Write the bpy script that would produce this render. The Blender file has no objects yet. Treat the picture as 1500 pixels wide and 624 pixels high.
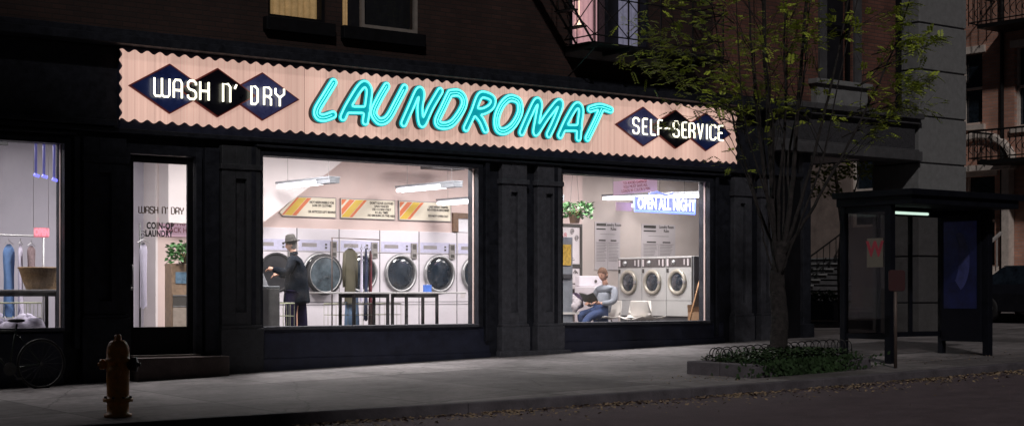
import bpy, math, random
import numpy as np
from mathutils import Vector, Matrix
random.seed(7)
S = bpy.context.scene
C = S.collection
R = math.radians
PI = math.pi

# ------------------------------------------------------------------ materials
def nt(m):
    m.use_nodes = True
    t = m.node_tree
    t.nodes.clear()
    return t, t.nodes, t.links

def mat(name, col, rough=.6, metal=0., ns=6., na=.18, bump=0., bs=None, emit=None, es=0., spec=.5, scratch=0.):
    m = bpy.data.materials.new(name)
    t, N, L = nt(m)
    o = N.new('ShaderNodeOutputMaterial'); b = N.new('ShaderNodeBsdfPrincipled')
    tc = N.new('ShaderNodeTexCoord'); n = N.new('ShaderNodeTexNoise')
    n.inputs['Scale'].default_value = ns; n.inputs['Detail'].default_value = 6; n.inputs['Roughness'].default_value = .65
    L.new(tc.outputs['Object'], n.inputs['Vector'])
    r = N.new('ShaderNodeMapRange'); r.inputs[1].default_value = .3; r.inputs[2].default_value = .7
    r.inputs[3].default_value = 1 - na; r.inputs[4].default_value = 1 + na
    L.new(n.outputs['Fac'], r.inputs[0])
    mx = N.new('ShaderNodeVectorMath'); mx.operation = 'SCALE'; mx.inputs[0].default_value = col[:3]
    L.new(r.outputs[0], mx.inputs['Scale'])
    L.new(mx.outputs[0], b.inputs['Base Color'])
    rr = N.new('ShaderNodeMapRange'); rr.inputs[1].default_value = .3; rr.inputs[2].default_value = .7
    rr.inputs[3].default_value = max(.03, rough - .08); rr.inputs[4].default_value = min(1, rough + .1)
    L.new(n.outputs['Fac'], rr.inputs[0]); L.new(rr.outputs[0], b.inputs['Roughness'])
    b.inputs['Metallic'].default_value = metal
    b.inputs['Specular IOR Level'].default_value = spec
    if bump:
        n2 = N.new('ShaderNodeTexNoise'); n2.inputs['Scale'].default_value = bs or ns * 8; n2.inputs['Detail'].default_value = 8
        L.new(tc.outputs['Object'], n2.inputs['Vector'])
        bp = N.new('ShaderNodeBump'); bp.inputs['Strength'].default_value = bump; bp.inputs['Distance'].default_value = .02
        L.new(n2.outputs['Fac'], bp.inputs['Height']); L.new(bp.outputs[0], b.inputs['Normal'])
    if emit:
        b.inputs['Emission Color'].default_value = (*emit, 1); b.inputs['Emission Strength'].default_value = es
    L.new(b.outputs[0], o.inputs[0])
    return m

def brick_mat(name, c1, c2, mortar, axis='XZ', scale=1., bump=.5):
    m = bpy.data.materials.new(name)
    t, N, L = nt(m)
    o = N.new('ShaderNodeOutputMaterial'); b = N.new('ShaderNodeBsdfPrincipled')
    tc = N.new('ShaderNodeTexCoord'); sp = N.new('ShaderNodeSeparateXYZ'); cb = N.new('ShaderNodeCombineXYZ')
    L.new(tc.outputs['Object'], sp.inputs[0])
    L.new(sp.outputs[axis[0]], cb.inputs[0]); L.new(sp.outputs[axis[1]], cb.inputs[1])
    k = N.new('ShaderNodeTexBrick'); k.inputs['Scale'].default_value = 1
    k.inputs['Brick Width'].default_value = .215 * scale; k.inputs['Row Height'].default_value = .075 * scale
    k.inputs['Mortar Size'].default_value = .008 * scale; k.inputs['Mortar Smooth'].default_value = .3
    k.inputs['Bias'].default_value = -.1
    k.inputs['Color1'].default_value = (*c1, 1); k.inputs['Color2'].default_value = (*c2, 1); k.inputs['Mortar'].default_value = (*mortar, 1)
    L.new(cb.outputs[0], k.inputs['Vector'])
    n = N.new('ShaderNodeTexNoise'); n.inputs['Scale'].default_value = .9; n.inputs['Detail'].default_value = 8
    L.new(tc.outputs['Object'], n.inputs['Vector'])
    r = N.new('ShaderNodeMapRange'); r.inputs[1].default_value = .3; r.inputs[2].default_value = .7; r.inputs[3].default_value = .6; r.inputs[4].default_value = 1.35
    L.new(n.outputs['Fac'], r.inputs[0])
    v = N.new('ShaderNodeVectorMath'); v.operation = 'SCALE'
    L.new(k.outputs['Color'], v.inputs[0]); L.new(r.outputs[0], v.inputs['Scale']); L.new(v.outputs[0], b.inputs['Base Color'])
    b.inputs['Roughness'].default_value = .85
    bp = N.new('ShaderNodeBump'); bp.inputs['Strength'].default_value = bump; bp.inputs['Distance'].default_value = .01; bp.invert = True
    L.new(k.outputs['Fac'], bp.inputs['Height']); L.new(bp.outputs[0], b.inputs['Normal'])
    L.new(b.outputs[0], o.inputs[0])
    return m

def glass_mat(name, tint=(.95, .97, .97), refl=1., base=.03):
    m = bpy.data.materials.new(name)
    t, N, L = nt(m)
    o = N.new('ShaderNodeOutputMaterial'); tr = N.new('ShaderNodeBsdfTransparent'); gl = N.new('ShaderNodeBsdfGlossy')
    tr.inputs[0].default_value = (*tint, 1); gl.inputs[0].default_value = (refl, refl, refl, 1); gl.inputs['Roughness'].default_value = .02
    lw = N.new('ShaderNodeLayerWeight'); lw.inputs['Blend'].default_value = .5
    pw = N.new('ShaderNodeMath'); pw.operation = 'POWER'; pw.inputs[1].default_value = 5; L.new(lw.outputs['Facing'], pw.inputs[0])
    f = N.new('ShaderNodeMath'); f.operation = 'MULTIPLY_ADD'; f.inputs[1].default_value = .9; f.inputs[2].default_value = base; L.new(pw.outputs[0], f.inputs[0])
    mx = N.new('ShaderNodeMixShader')
    L.new(f.outputs[0], mx.inputs[0]); L.new(tr.outputs[0], mx.inputs[1]); L.new(gl.outputs[0], mx.inputs[2]); 
    df = N.new('ShaderNodeBsdfTranslucent'); df.inputs[0].default_value = (.8, .8, .8, 1)
    tc = N.new('ShaderNodeTexCoord'); gn = N.new('ShaderNodeTexNoise'); gn.inputs['Scale'].default_value = 1.6; gn.inputs['Detail'].default_value = 8; gn.inputs['Distortion'].default_value = 1.2
    L.new(tc.outputs['Object'], gn.inputs['Vector'])
    gr = N.new('ShaderNodeMapRange'); gr.inputs[1].default_value = .42; gr.inputs[2].default_value = .75; gr.inputs[3].default_value = .004; gr.inputs[4].default_value = .05
    L.new(gn.outputs['Fac'], gr.inputs[0])
    m2 = N.new('ShaderNodeMixShader'); L.new(gr.outputs[0], m2.inputs[0]); L.new(mx.outputs[0], m2.inputs[1]); L.new(df.outputs[0], m2.inputs[2]); L.new(m2.outputs[0], o.inputs[0])
    return m

def emis(name, col, s, base=(.5, .5, .5)):
    m = bpy.data.materials.new(name)
    t, N, L = nt(m)
    o = N.new('ShaderNodeOutputMaterial'); b = N.new('ShaderNodeBsdfPrincipled')
    b.inputs['Base Color'].default_value = (*base, 1); b.inputs['Roughness'].default_value = .4
    b.inputs['Emission Color'].default_value = (*col, 1); b.inputs['Emission Strength'].default_value = s
    L.new(b.outputs[0], o.inputs[0])
    return m

def pave_mat():
    m = bpy.data.materials.new('sidewalk_concrete')
    t, N, L = nt(m)
    o = N.new('ShaderNodeOutputMaterial'); b = N.new('ShaderNodeBsdfPrincipled')
    tc = N.new('ShaderNodeTexCoord')
    k = N.new('ShaderNodeTexBrick'); k.offset = 0; k.inputs['Scale'].default_value = 1
    k.inputs['Brick Width'].default_value = 1.9; k.inputs['Row Height'].default_value = 1.9
    k.inputs['Mortar Size'].default_value = .012; k.inputs['Bias'].default_value = 0
    k.inputs['Color1'].default_value = (.125, .115, .118, 1); k.inputs['Color2'].default_value = (.27, .25, .255, 1); k.inputs['Mortar'].default_value = (.05, .05, .05, 1)
    L.new(tc.outputs['Object'], k.inputs['Vector'])
    n = N.new('ShaderNodeTexNoise'); n.inputs['Scale'].default_value = .7; n.inputs['Detail'].default_value = 10; n.inputs['Roughness'].default_value = .7
    L.new(tc.outputs['Object'], n.inputs['Vector'])
    r = N.new('ShaderNodeMapRange'); r.inputs[1].default_value = .32; r.inputs[2].default_value = .68; r.inputs[3].default_value = .45; r.inputs[4].default_value = 1.4
    L.new(n.outputs['Fac'], r.inputs[0])
    n3 = N.new('ShaderNodeTexNoise'); n3.inputs['Scale'].default_value = 9; n3.inputs['Detail'].default_value = 5
    L.new(tc.outputs['Object'], n3.inputs['Vector'])
    r3 = N.new('ShaderNodeMapRange'); r3.inputs[1].default_value = .3; r3.inputs[2].default_value = .7; r3.inputs[3].default_value = .8; r3.inputs[4].default_value = 1.15
    L.new(n3.outputs['Fac'], r3.inputs[0])
    vo = N.new('ShaderNodeTexVoronoi'); vo.inputs['Scale'].default_value = 2.6; L.new(tc.outputs['Object'], vo.inputs['Vector'])
    vr = N.new('ShaderNodeMapRange'); vr.inputs[1].default_value = .05; vr.inputs[2].default_value = .085; vr.inputs[3].default_value = .45; vr.inputs[4].default_value = 1
    L.new(vo.outputs['Distance'], vr.inputs[0])
    vc = N.new('ShaderNodeTexVoronoi'); vc.feature = 'DISTANCE_TO_EDGE'; vc.inputs['Scale'].default_value = .33
    nv = N.new('ShaderNodeVectorMath'); nv.operation = 'MULTIPLY_ADD'; nv.inputs[1].default_value = (.5, .5, .5); L.new(n.outputs['Color'], nv.inputs[0]); L.new(tc.outputs['Object'], nv.inputs[2]); L.new(nv.outputs[0], vc.inputs['Vector'])
    cr_ = N.new('ShaderNodeMapRange'); cr_.inputs[1].default_value = 0; cr_.inputs[2].default_value = .006; cr_.inputs[3].default_value = .45; cr_.inputs[4].default_value = 1
    L.new(vc.outputs['Distance'], cr_.inputs[0])
    mq = N.new('ShaderNodeMath'); mq.operation = 'MULTIPLY'; L.new(vr.outputs[0], mq.inputs[0]); L.new(cr_.outputs[0], mq.inputs[1])
    m0 = N.new('ShaderNodeMath'); m0.operation = 'MULTIPLY'; L.new(r.outputs[0], m0.inputs[0]); L.new(mq.outputs[0], m0.inputs[1])
    mu = N.new('ShaderNodeMath'); mu.operation = 'MULTIPLY'; L.new(m0.outputs[0], mu.inputs[0]); L.new(r3.outputs[0], mu.inputs[1])
    v = N.new('ShaderNodeVectorMath'); v.operation = 'SCALE'
    L.new(k.outputs['Color'], v.inputs[0]); L.new(mu.outputs[0], v.inputs['Scale']); L.new(v.outputs[0], b.inputs['Base Color'])
    b.inputs['Roughness'].default_value = .8
    n2 = N.new('ShaderNodeTexNoise'); n2.inputs['Scale'].default_value = 30; n2.inputs['Detail'].default_value = 6
    L.new(tc.outputs['Object'], n2.inputs['Vector'])
    bp = N.new('ShaderNodeBump'); bp.inputs['Strength'].default_value = .3; bp.inputs['Distance'].default_value = .02
    L.new(n2.outputs['Fac'], bp.inputs['Height']); L.new(bp.outputs[0], b.inputs['Normal'])
    L.new(b.outputs[0], o.inputs[0])
    return m

def sign_mat():
    # ribbed plastic with brightness given as emission: fine vertical ribs, wider sheets of slightly different tone
    m = bpy.data.materials.new('ribbed_pink_panel')
    t, N, L = nt(m)
    o = N.new('ShaderNodeOutputMaterial'); b = N.new('ShaderNodeBsdfPrincipled')
    g = N.new('ShaderNodeNewGeometry'); sp = N.new('ShaderNodeSeparateXYZ'); L.new(g.outputs['Position'], sp.inputs[0])
    def ramp(scale, lo, hi, detail=2.):
        cx = N.new('ShaderNodeCombineXYZ'); mu = N.new('ShaderNodeMath'); mu.operation = 'MULTIPLY'; mu.inputs[1].default_value = scale
        L.new(sp.outputs['X'], mu.inputs[0]); L.new(mu.outputs[0], cx.inputs[0])
        n = N.new('ShaderNodeTexNoise'); n.inputs['Scale'].default_value = 1; n.inputs['Detail'].default_value = detail
        L.new(cx.outputs[0], n.inputs['Vector'])
        r = N.new('ShaderNodeMapRange'); r.inputs[1].default_value = .3; r.inputs[2].default_value = .7; r.inputs[3].default_value = lo; r.inputs[4].default_value = hi
        L.new(n.outputs['Fac'], r.inputs[0]); return r.outputs[0]
    a = ramp(26, .78, 1.08, 4.); c = ramp(1.3, .62, 1.15)
    # narrow dark line between ribs
    sm = N.new('ShaderNodeMath'); sm.operation = 'MULTIPLY'; sm.inputs[1].default_value = 1 / .105
    L.new(sp.outputs['X'], sm.inputs[0])
    fr = N.new('ShaderNodeMath'); fr.operation = 'FRACT'; L.new(sm.outputs[0], fr.inputs[0])
    rr = N.new('ShaderNodeMapRange'); rr.inputs[1].default_value = 0; rr.inputs[2].default_value = .16; rr.inputs[3].default_value = .70; rr.inputs[4].default_value = 1
    L.new(fr.outputs[0], rr.inputs[0])
    m1 = N.new('ShaderNodeMath'); m1.operation = 'MULTIPLY'; L.new(a, m1.inputs[0]); L.new(c, m1.inputs[1])
    m2 = N.new('ShaderNodeMath'); m2.operation = 'MULTIPLY'; L.new(m1.outputs[0], m2.inputs[0]); L.new(rr.outputs[0], m2.inputs[1])
    v = N.new('ShaderNodeVectorMath'); v.operation = 'SCALE'; v.inputs[0].default_value = (.88, .56, .46)
    L.new(m2.outputs[0], v.inputs['Scale'])
    b.inputs['Base Color'].default_value = (.6, .4, .35, 1); b.inputs['Roughness'].default_value = .5
    L.new(v.outputs[0], b.inputs['Emission Color']); b.inputs['Emission Strength'].default_value = .86
    L.new(b.outputs[0], o.inputs[0])
    return m

K = dict(
    pave=pave_mat(),
    road=mat('asphalt', (.12, .092, .105), .85, ns=3, na=.25, bump=.5, bs=60),
    kerb=mat('kerb_stone', (.11, .10, .115), .8, ns=4, na=.35, bump=.4),
    brickd=brick_mat('shade_dark_brick', (.030, .016, .014), (.045, .022, .018), (.02, .015, .014)),  # darkened in colour to stand in for shade at the left
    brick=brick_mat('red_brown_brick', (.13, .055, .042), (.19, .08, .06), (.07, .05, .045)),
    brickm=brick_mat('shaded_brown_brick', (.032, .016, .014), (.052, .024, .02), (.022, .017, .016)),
    brickb=brick_mat('far_brick', (.52, .27, .20), (.66, .35, .26), (.45, .34, .30), 'YZ', 1.2),
    iron=mat('dark_painted_front', (.018, .020, .028), .55, ns=7, na=.5, bump=.35, bs=25, spec=.25),
    pil=mat('charcoal_pilaster_paint', (.075, .078, .095), .6, ns=9, na=.35, bump=.6, bs=30),
    pild=mat('shade_dark_pilaster', (.030, .032, .038), .6, ns=9, na=.35, bump=.6, bs=30),  # darker copy of the pilaster colour, carries the shade at the left
    navy=mat('navy_bulkhead_paint', (.022, .026, .050), .45, ns=5, na=.35, bump=.2),
    black=mat('black_paint', (.006, .006, .008), .6, ns=6, na=.3, spec=.2),
    blackm=mat('black_iron', (.012, .012, .013), .5, metal=.3, ns=12),
    stone=mat('limestone', (.22, .225, .23), .85, ns=8, na=.16, bump=.5, bs=50),
    stoned=mat('dark_stone', (.075, .075, .082), .85, ns=6, na=.3, bump=.5, bs=40),
    vermic=mat('vermiculated_stone', (.045, .045, .052), .9, ns=22, na=.55, bump=1., bs=30),
    step=mat('brown_step_stone', (.10, .075, .07), .8, ns=6, na=.3, bump=.3),
    sign=sign_mat(),
    glass=glass_mat('shop_glass'),
    bikem=mat('dull_bike_metal', (.10, .10, .10), .45, metal=.6),
    neonw=emis('warm_white_neon', (1., .95, .72), 2.6),
    neont=emis('aqua_neon', (.10, 1., .80), 1.55),
    chan=mat('teal_channel_face', (.02, .16, .24), .35, ns=4, emit=(.0, .36, .42), es=.7),  # face emission stands in for neon light spread over it
    chans=mat('channel_side', (.02, .03, .03), .5),
    dia1=mat('blue_diamond', (.010, .016, .065), .3, ns=2.2, na=.7, emit=(.02, .04, .18), es=.12),
    dia2=mat('black_diamond', (.004, .004, .01), .3, ns=2),
    dia3=mat('violet_blue_diamond', (.04, .043, .11), .3, ns=2.2, na=.6, emit=(.06, .065, .2), es=.2),
    rim=mat('maroon_diamond_rim', (.10, .02, .015), .5, emit=(.12, .02, .015), es=.4),
    tube=emis('fluorescent_tube', (1., .93, .98), 5.),
    tubeg=emis('green_white_tube', (.75, 1., .85), .9),
    lampm=mat('lamp_housing', (.28, .30, .33), .45, metal=.3),
    wallp=mat('pink_plaster', (.60, .47, .44), .85, ns=1.5, na=.05, bump=.08),
    wallc=mat('pale_plaster', (.68, .62, .62), .85, ns=1.5, na=.05, bump=.08),
    wallg=mat('grey_lavender_plaster', (.40, .38, .44), .85, ns=1.5, na=.06, bump=.08),
    wallw=mat('warm_white_plaster', (.62, .54, .50), .85, ns=1.5, na=.05),
    floor=mat('linoleum', (.12, .11, .11), .45, ns=3, na=.2),
    dry=mat('dryer_enamel', (.66, .62, .66), .38, ns=2, na=.05),
    dryb=mat('dryer_label_strip', (.50, .49, .64), .35, ns=14, na=.14),
    seam=mat('dark_seam', (.06, .06, .065), .6),
    chrome=mat('brushed_chrome', (.38, .38, .385), .46, metal=.9, ns=10, na=.15),
    coin=mat('coin_box_metal', (.30, .28, .27), .4, metal=.5, ns=20),
    drum=mat('dark_drum_glass', (.015, .022, .032), .08, ns=5, na=.7, spec=.7),
    gasket=mat('black_rubber', (.015, .015, .017), .6),
    wash=mat('washer_enamel', (.46, .46, .45), .35, ns=2, na=.06, metal=.15),
    washd=mat('washer_side_steel', (.25, .25, .26), .35, metal=.3, ns=3, na=.1),
    panel=mat('washer_dark_panel', (.07, .06, .06), .4, ns=10),
    cream=mat('cream_poster_board', (.66, .60, .48), .6, ns=3, na=.04),
    orange=mat('orange_stripe', (.62, .16, .06), .6, ns=3, na=.05),
    yellow=mat('mustard_stripe', (.62, .42, .05), .6, ns=3, na=.05),
    ink=mat('dark_ink', (.05, .045, .04), .7),
    inkg=mat('grey_ink', (.25, .23, .23), .7),
    paper=mat('paper', (.58, .53, .54), .8, ns=3, na=.04),
    pinkp=mat('pink_paper', (.74, .50, .60), .8, ns=3, na=.04, emit=(.74, .48, .60), es=.42),  # emission stands in for light on and through the paper
    redink=mat('red_ink', (.45, .05, .08), .7),
    wood=mat('brown_wood', (.15, .085, .05), .55, ns=9, na=.3),
    woodl=mat('light_wood', (.50, .27, .13), .5, ns=9, na=.2),
    fauxw=mat('woodgrain_cabinet', (.24, .165, .11), .5, ns=14, na=.25),
    card=mat('cardboard', (.24, .14, .075), .8, ns=5, na=.15),
    wicker=mat('wicker', (.36, .22, .10), .7, ns=40, na=.45, bump=.8),
    coat=mat('charcoal_wool', (.010, .013, .019), .95, ns=10, na=.4, bump=.5, bs=40, spec=.05),
    trou=mat('dark_purple_trousers', (.018, .015, .038), .9, ns=8, na=.3, spec=.05),
    hat=mat('grey_felt', (.055, .050, .047), .95, ns=10, na=.2),
    skin=mat('skin', (.60, .34, .25), .55, ns=12, na=.07),
    hair=mat('brown_hair', (.10, .045, .022), .75, ns=50, na=.4, bump=.8, bs=120),
    hairg=mat('grey_hair', (.22, .2, .19), .8, ns=50, na=.3, bump=.8, bs=120),
    sweat=mat('grey_blue_sweater', (.19, .205, .235), .95, ns=8, na=.15, bump=.4, bs=70),
    jean=mat('blue_denim', (.022, .040, .105), .9, ns=12, na=.25, bump=.3, bs=60),
    jeanl=mat('light_denim', (.11, .18, .29), .9, ns=12, na=.2),
    olive=mat('olive_cloth', (.065, .058, .036), .9, ns=12, na=.2),
    maroon=mat('maroon_cloth', (.13, .025, .035), .9, ns=12, na=.2),
    navyc=mat('navy_cloth', (.025, .035, .08), .9, ns=12, na=.2),
    whitec=mat('lilac_white_cloth', (.60, .56, .70), .9, ns=8, na=.1),
    bluec=mat('blue_cloth', (.10, .20, .42), .9, ns=8, na=.2),
    tweed=mat('mottled_tweed', (.20, .14, .15), .9, ns=40, na=.6),
    shell=mat('white_moulded_plastic', (.64, .61, .57), .35, ns=3, na=.05),
    leaf=mat('spring_leaf', (.36, .44, .05), .6, ns=2, na=.5),
    leafd=mat('dark_ivy_leaf', (.030, .062, .022), .55, ns=6, na=.6),
    leafp=mat('house_plant_leaf', (.06, .17, .05), .5, ns=8, na=.35),
    bark=mat('grey_brown_bark', (.026, .022, .022), .9, ns=9, na=.9, bump=.8, bs=30),
    soil=mat('soil', (.035, .025, .022), .95, ns=20, na=.4, bump=.6),
    litter=mat('dry_leaf', (.30, .22, .14), .85, ns=3, na=.6),
    hyd=mat('orange_hydrant_paint', (.62, .25, .03), .42, ns=10, na=.35, bump=.3, bs=30),
    hydb=mat('black_hydrant_cap', (.05, .045, .05), .45, metal=.4),
    wire=mat('wire_green', (.38, .40, .28), .5, metal=.3),
    amber=mat('amber_curtain', (.5, .34, .18), .8, ns=9, na=.5, emit=(.36, .22, .09), es=.42),
    pinkc=mat('pink_curtain', (.6, .4, .42), .8, ns=5, na=.2, emit=(.55, .30, .33), es=.62),
    greyc=mat('blue_grey_curtain', (.35, .35, .45), .8, ns=9, na=.3, emit=(.09, .09, .14), es=.6),
    whitef=mat('off_white_frame', (.26, .23, .21), .6, ns=8, na=.2),
    bluebox=mat('blue_carton', (.05, .15, .55), .5),
    blueposter=mat('blue_poster', (.005, .008, .045), .5, ns=3.5, na=.98, emit=(.02, .03, .16), es=.03),
    shel=mat('shelter_dark_frame', (.006, .007, .012), .65, ns=6, na=.3, spec=.15),
    shelg=glass_mat('shelter_glass', (.42, .40, .40), .9),
    redsign=mat('dark_red_sign', (.04, .006, .008), .7, ns=8),
    pole=mat('brown_grey_pole', (.12, .09, .08), .5, metal=.3, ns=12),
    beige=mat('brownstone_trim', (.74, .66, .60), .8, ns=5, na=.2, bump=.3),
    greyst=mat('grey_stucco', (.40, .39, .39), .85, ns=3, na=.2, bump=.3),
    unlit=mat('interior_dark', (.012, .012, .016), .5),  # near-black sheets standing in for unlit rooms and the drum inside
    carp=mat('dark_car_paint', (.012, .013, .018), .2, spec=.8),
    carr=mat('car_roof_sheen', (.10, .11, .12), .25, spec=.8),
    headl=mat('headlamp_glass', (.30, .24, .22), .15, metal=.3),
)

# ------------------------------------------------------------------ object helpers
def wloc(o):
    v = Vector((0, 0, 0))
    while o is not None:
        v += o.location; o = o.parent
    return v

def finish(o, name, parent, label=None, cat=None, group=None, kind=None):
    if parent is not None: o.parent = parent
    if label: o['label'] = label
    if cat: o['category'] = cat
    if group: o['group'] = group
    if kind: o['kind'] = kind
    return o

class MB:
    def __init__(s): s.v = []; s.f = []
    def add(s, vs, fs):
        k = len(s.v); s.v += [tuple(v) for v in vs]; s.f += [tuple(i + k for i in f) for f in fs]; return s
    def box(s, x0, x1, y0, y1, z0, z1):
        return s.add([(x0,y0,z0),(x1,y0,z0),(x1,y1,z0),(x0,y1,z0),(x0,y0,z1),(x1,y0,z1),(x1,y1,z1),(x0,y1,z1)],
                     [(0,3,2,1),(4,5,6,7),(0,1,5,4),(1,2,6,5),(2,3,7,6),(3,0,4,7)])
    def quad_y(s, x0, x1, y, z0, z1): return s.add([(x0,y,z0),(x1,y,z0),(x1,y,z1),(x0,y,z1)], [(0,1,2,3)])
    def quad_x(s, x, y0, y1, z0, z1): return s.add([(x,y0,z0),(x,y1,z0),(x,y1,z1),(x,y0,z1)], [(0,3,2,1)])
    def poly_prism(s, pts, y0, y1):            # pts (x,z), extruded in y
        n = len(pts)
        return s.add([(x, y0, z) for x, z in pts] + [(x, y1, z) for x, z in pts],
                     [tuple(range(n)), tuple(range(2*n-1, n-1, -1))] + [(i, (i+1) % n + 0, (i+1) % n + n, i + n)[::-1] for i in range(n)])
    def prism_z(s, pts, z0, z1):
        n = len(pts)
        zz0 = z0 if callable(z0) else (lambda x, y: z0)
        zz1 = z1 if callable(z1) else (lambda x, y: z1)
        return s.add([(x, y, zz0(x, y)) for x, y in pts] + [(x, y, zz1(x, y)) for x, y in pts],
                     [tuple(range(n))[::-1], tuple(range(n, 2*n))] + [(i, (i+1) % n, (i+1) % n + n, i + n) for i in range(n)])
    def ring(s, c, ax, r, n, ref=None, ry=None):
        ax = Vector(ax).normalized()
        u = Vector(ref) if ref is not None else (Vector((0,0,1)) if abs(ax.z) < .9 else Vector((1,0,0)))
        u = (u - ax * u.dot(ax)).normalized(); w = ax.cross(u)
        return [Vector(c) + u * (r * math.cos(2*PI*i/n)) + w * ((ry or r) * math.sin(2*PI*i/n)) for i in range(n)]
    def tube(s, pts, r, n=8, closed=False, caps=True):
        pts = [Vector(p) for p in pts]; m = len(pts)
        if m < 2: return s
        rs = r if isinstance(r, (list, tuple)) else [r] * m
        k = len(s.v); u = None
        for i, p in enumerate(pts):
            if closed: t = pts[(i+1) % m] - pts[i-1]
            else: t = pts[min(i+1, m-1)] - pts[max(i-1, 0)]
            if t.length < 1e-9: t = Vector((0,0,1))
            t.normalize()
            if u is None: u = Vector((0,0,1)) if abs(t.z) < .9 else Vector((1,0,0))
            u = u - t * u.dot(t)
            if u.length < 1e-4: u = Vector((1,0,0)) - t * t.x
            u.normalize(); w = t.cross(u)
            for j in range(n):
                a = 2*PI*j/n
                s.v.append(tuple(p + u*(rs[i]*math.cos(a)) + w*(rs[i]*math.sin(a))))
        for i in range(m if closed else m-1):
            a = k + i*n; b = k + ((i+1) % m)*n
            for j in range(n): s.f.append((a+j, a+(j+1) % n, b+(j+1) % n, b+j))
        if caps and not closed:
            s.f.append(tuple(k+j for j in range(n))[::-1]); s.f.append(tuple(k+(m-1)*n+j for j in range(n)))
        return s
    def lathe(s, prof, c, ax=(0,0,1), n=24, capped=True):   # prof: (radius, height along axis)
        ax = Vector(ax).normalized(); c = Vector(c); k = len(s.v)
        for r, h in prof: s.v += [tuple(p) for p in s.ring(c + ax*h, ax, max(r, 1e-4), n)]
        for i in range(len(prof)-1):
            a = k+i*n; b = a+n
            for j in range(n): s.f.append((a+j, a+(j+1) % n, b+(j+1) % n, b+j))
        if capped:
            s.f.append(tuple(k+j for j in range(n))[::-1]); s.f.append(tuple(k+(len(prof)-1)*n+j for j in range(n)))
        return s
    def sphere(s, c, r, n=12, sc=(1,1,1)):
        c = Vector(c); m = max(6, n//2+2); k = len(s.v)
        for i in range(m+1):
            th = PI*i/m
            for j in range(n):
                s.v.append((c.x + sc[0]*r*math.sin(th)*math.cos(2*PI*j/n), c.y + sc[1]*r*math.sin(th)*math.sin(2*PI*j/n), c.z + sc[2]*r*math.cos(th)))
        for i in range(m):
            for j in range(n):
                a = k+i*n+j; b = k+i*n+(j+1) % n
                s.f.append((a, a+n, b+n, b))
        return s
    def build(s, name, m, parent=None, smooth=False, bevel=0., local=False, label=None, cat=None, group=None, kind=None, sub=0):
        off = Vector((0,0,0)) if (local or parent is None) else wloc(parent)
        me = bpy.data.meshes.new(name)
        me.from_pydata([(x-off.x, y-off.y, z-off.z) for x, y, z in s.v], [], s.f); me.update()
        me.materials.append(K[m] if isinstance(m, str) else m)
        if smooth:
            me.polygons.foreach_set('use_smooth', [True]*len(me.polygons))
        o = bpy.data.objects.new(name, me); C.objects.link(o)
        if bevel:
            b = o.modifiers.new('bevel', 'BEVEL'); b.width = bevel; b.segments = 2; b.limit_method = 'ANGLE'
        if sub:
            b = o.modifiers.new('sub', 'SUBSURF'); b.levels = b.render_levels = sub
        return finish(o, name, parent, label, cat, group, kind)

def thing(name, label, cat, loc=(0,0,0), rz=0., group=None):
    o = bpy.data.objects.new(name, None); C.objects.link(o)
    o.location = loc; o.rotation_euler = (0, 0, rz); o.empty_display_size = .2
    return finish(o, name, None, label, cat, group)

def dup(root, loc, rz=None, label=None, group=None):
    c = root.copy(); C.objects.link(c); c.location = loc
    if rz is not None: c.rotation_euler = (0, 0, rz)
    if label: c['label'] = label
    if group: c['group'] = group
    def rec(src, dst):
        for ch in list(src.children):
            d = ch.copy(); C.objects.link(d); d.parent = dst; rec(ch, d)
    rec(root, c)
    return c

def text_mesh(name, body, size, m, loc, parent=None, rot=(PI/2, 0, 0), sx=1., off=0., align='CENTER', shear=0., local=False, ext=.002, spacing=1.):
    cu = bpy.data.curves.new(name, 'FONT'); cu.body = body; cu.size = size; cu.offset = off; cu.extrude = ext
    cu.align_x = align; cu.align_y = 'CENTER'; cu.shear = shear; cu.space_character = spacing; cu.resolution_u = 3; cu.space_line = .95
    t = bpy.data.objects.new(name, cu); C.objects.link(t)
    bpy.context.view_layer.update()
    me = bpy.data.meshes.new_from_object(t.evaluated_get(bpy.context.evaluated_depsgraph_get()))
    bpy.data.objects.remove(t); bpy.data.curves.remove(cu)
    from mathutils import Euler
    M = Matrix.Translation(Vector(loc) - (Vector((0,0,0)) if local or parent is None else wloc(parent))) @ Euler(rot).to_matrix().to_4x4() @ Matrix.Diagonal((sx, 1, 1, 1))
    me.transform(M); me.materials.clear(); me.materials.append(K[m])
    o = bpy.data.objects.new(name, me); C.objects.link(o)
    if parent is not None: o.parent = parent
    return o

def skinned(name, pts, edges, m, parent, root=0, sub=2):
    me = bpy.data.meshes.new(name); me.from_pydata([p[:3] for p in pts], edges, [])
    o = bpy.data.objects.new(name, me); C.objects.link(o)
    sk = o.modifiers.new('skin', 'SKIN'); sk.use_smooth_shade = True; sk.branch_smoothing = .6
    for i, p in enumerate(pts):
        d = me.skin_vertices[0].data[i]; r = p[3]
        d.radius = r if isinstance(r, tuple) else (r, r); d.use_root = (i == root)
    ss = o.modifiers.new('sub', 'SUBSURF'); ss.levels = ss.render_levels = sub
    bpy.context.view_layer.update()
    nm = bpy.data.meshes.new_from_object(o.evaluated_get(bpy.context.evaluated_depsgraph_get()))
    bpy.data.objects.remove(o)
    nm.materials.clear(); nm.materials.append(K[m])
    nm.polygons.foreach_set('use_smooth', [True]*len(nm.polygons))
    q = bpy.data.objects.new(name, nm); C.objects.link(q); q.parent = parent
    return q

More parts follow.
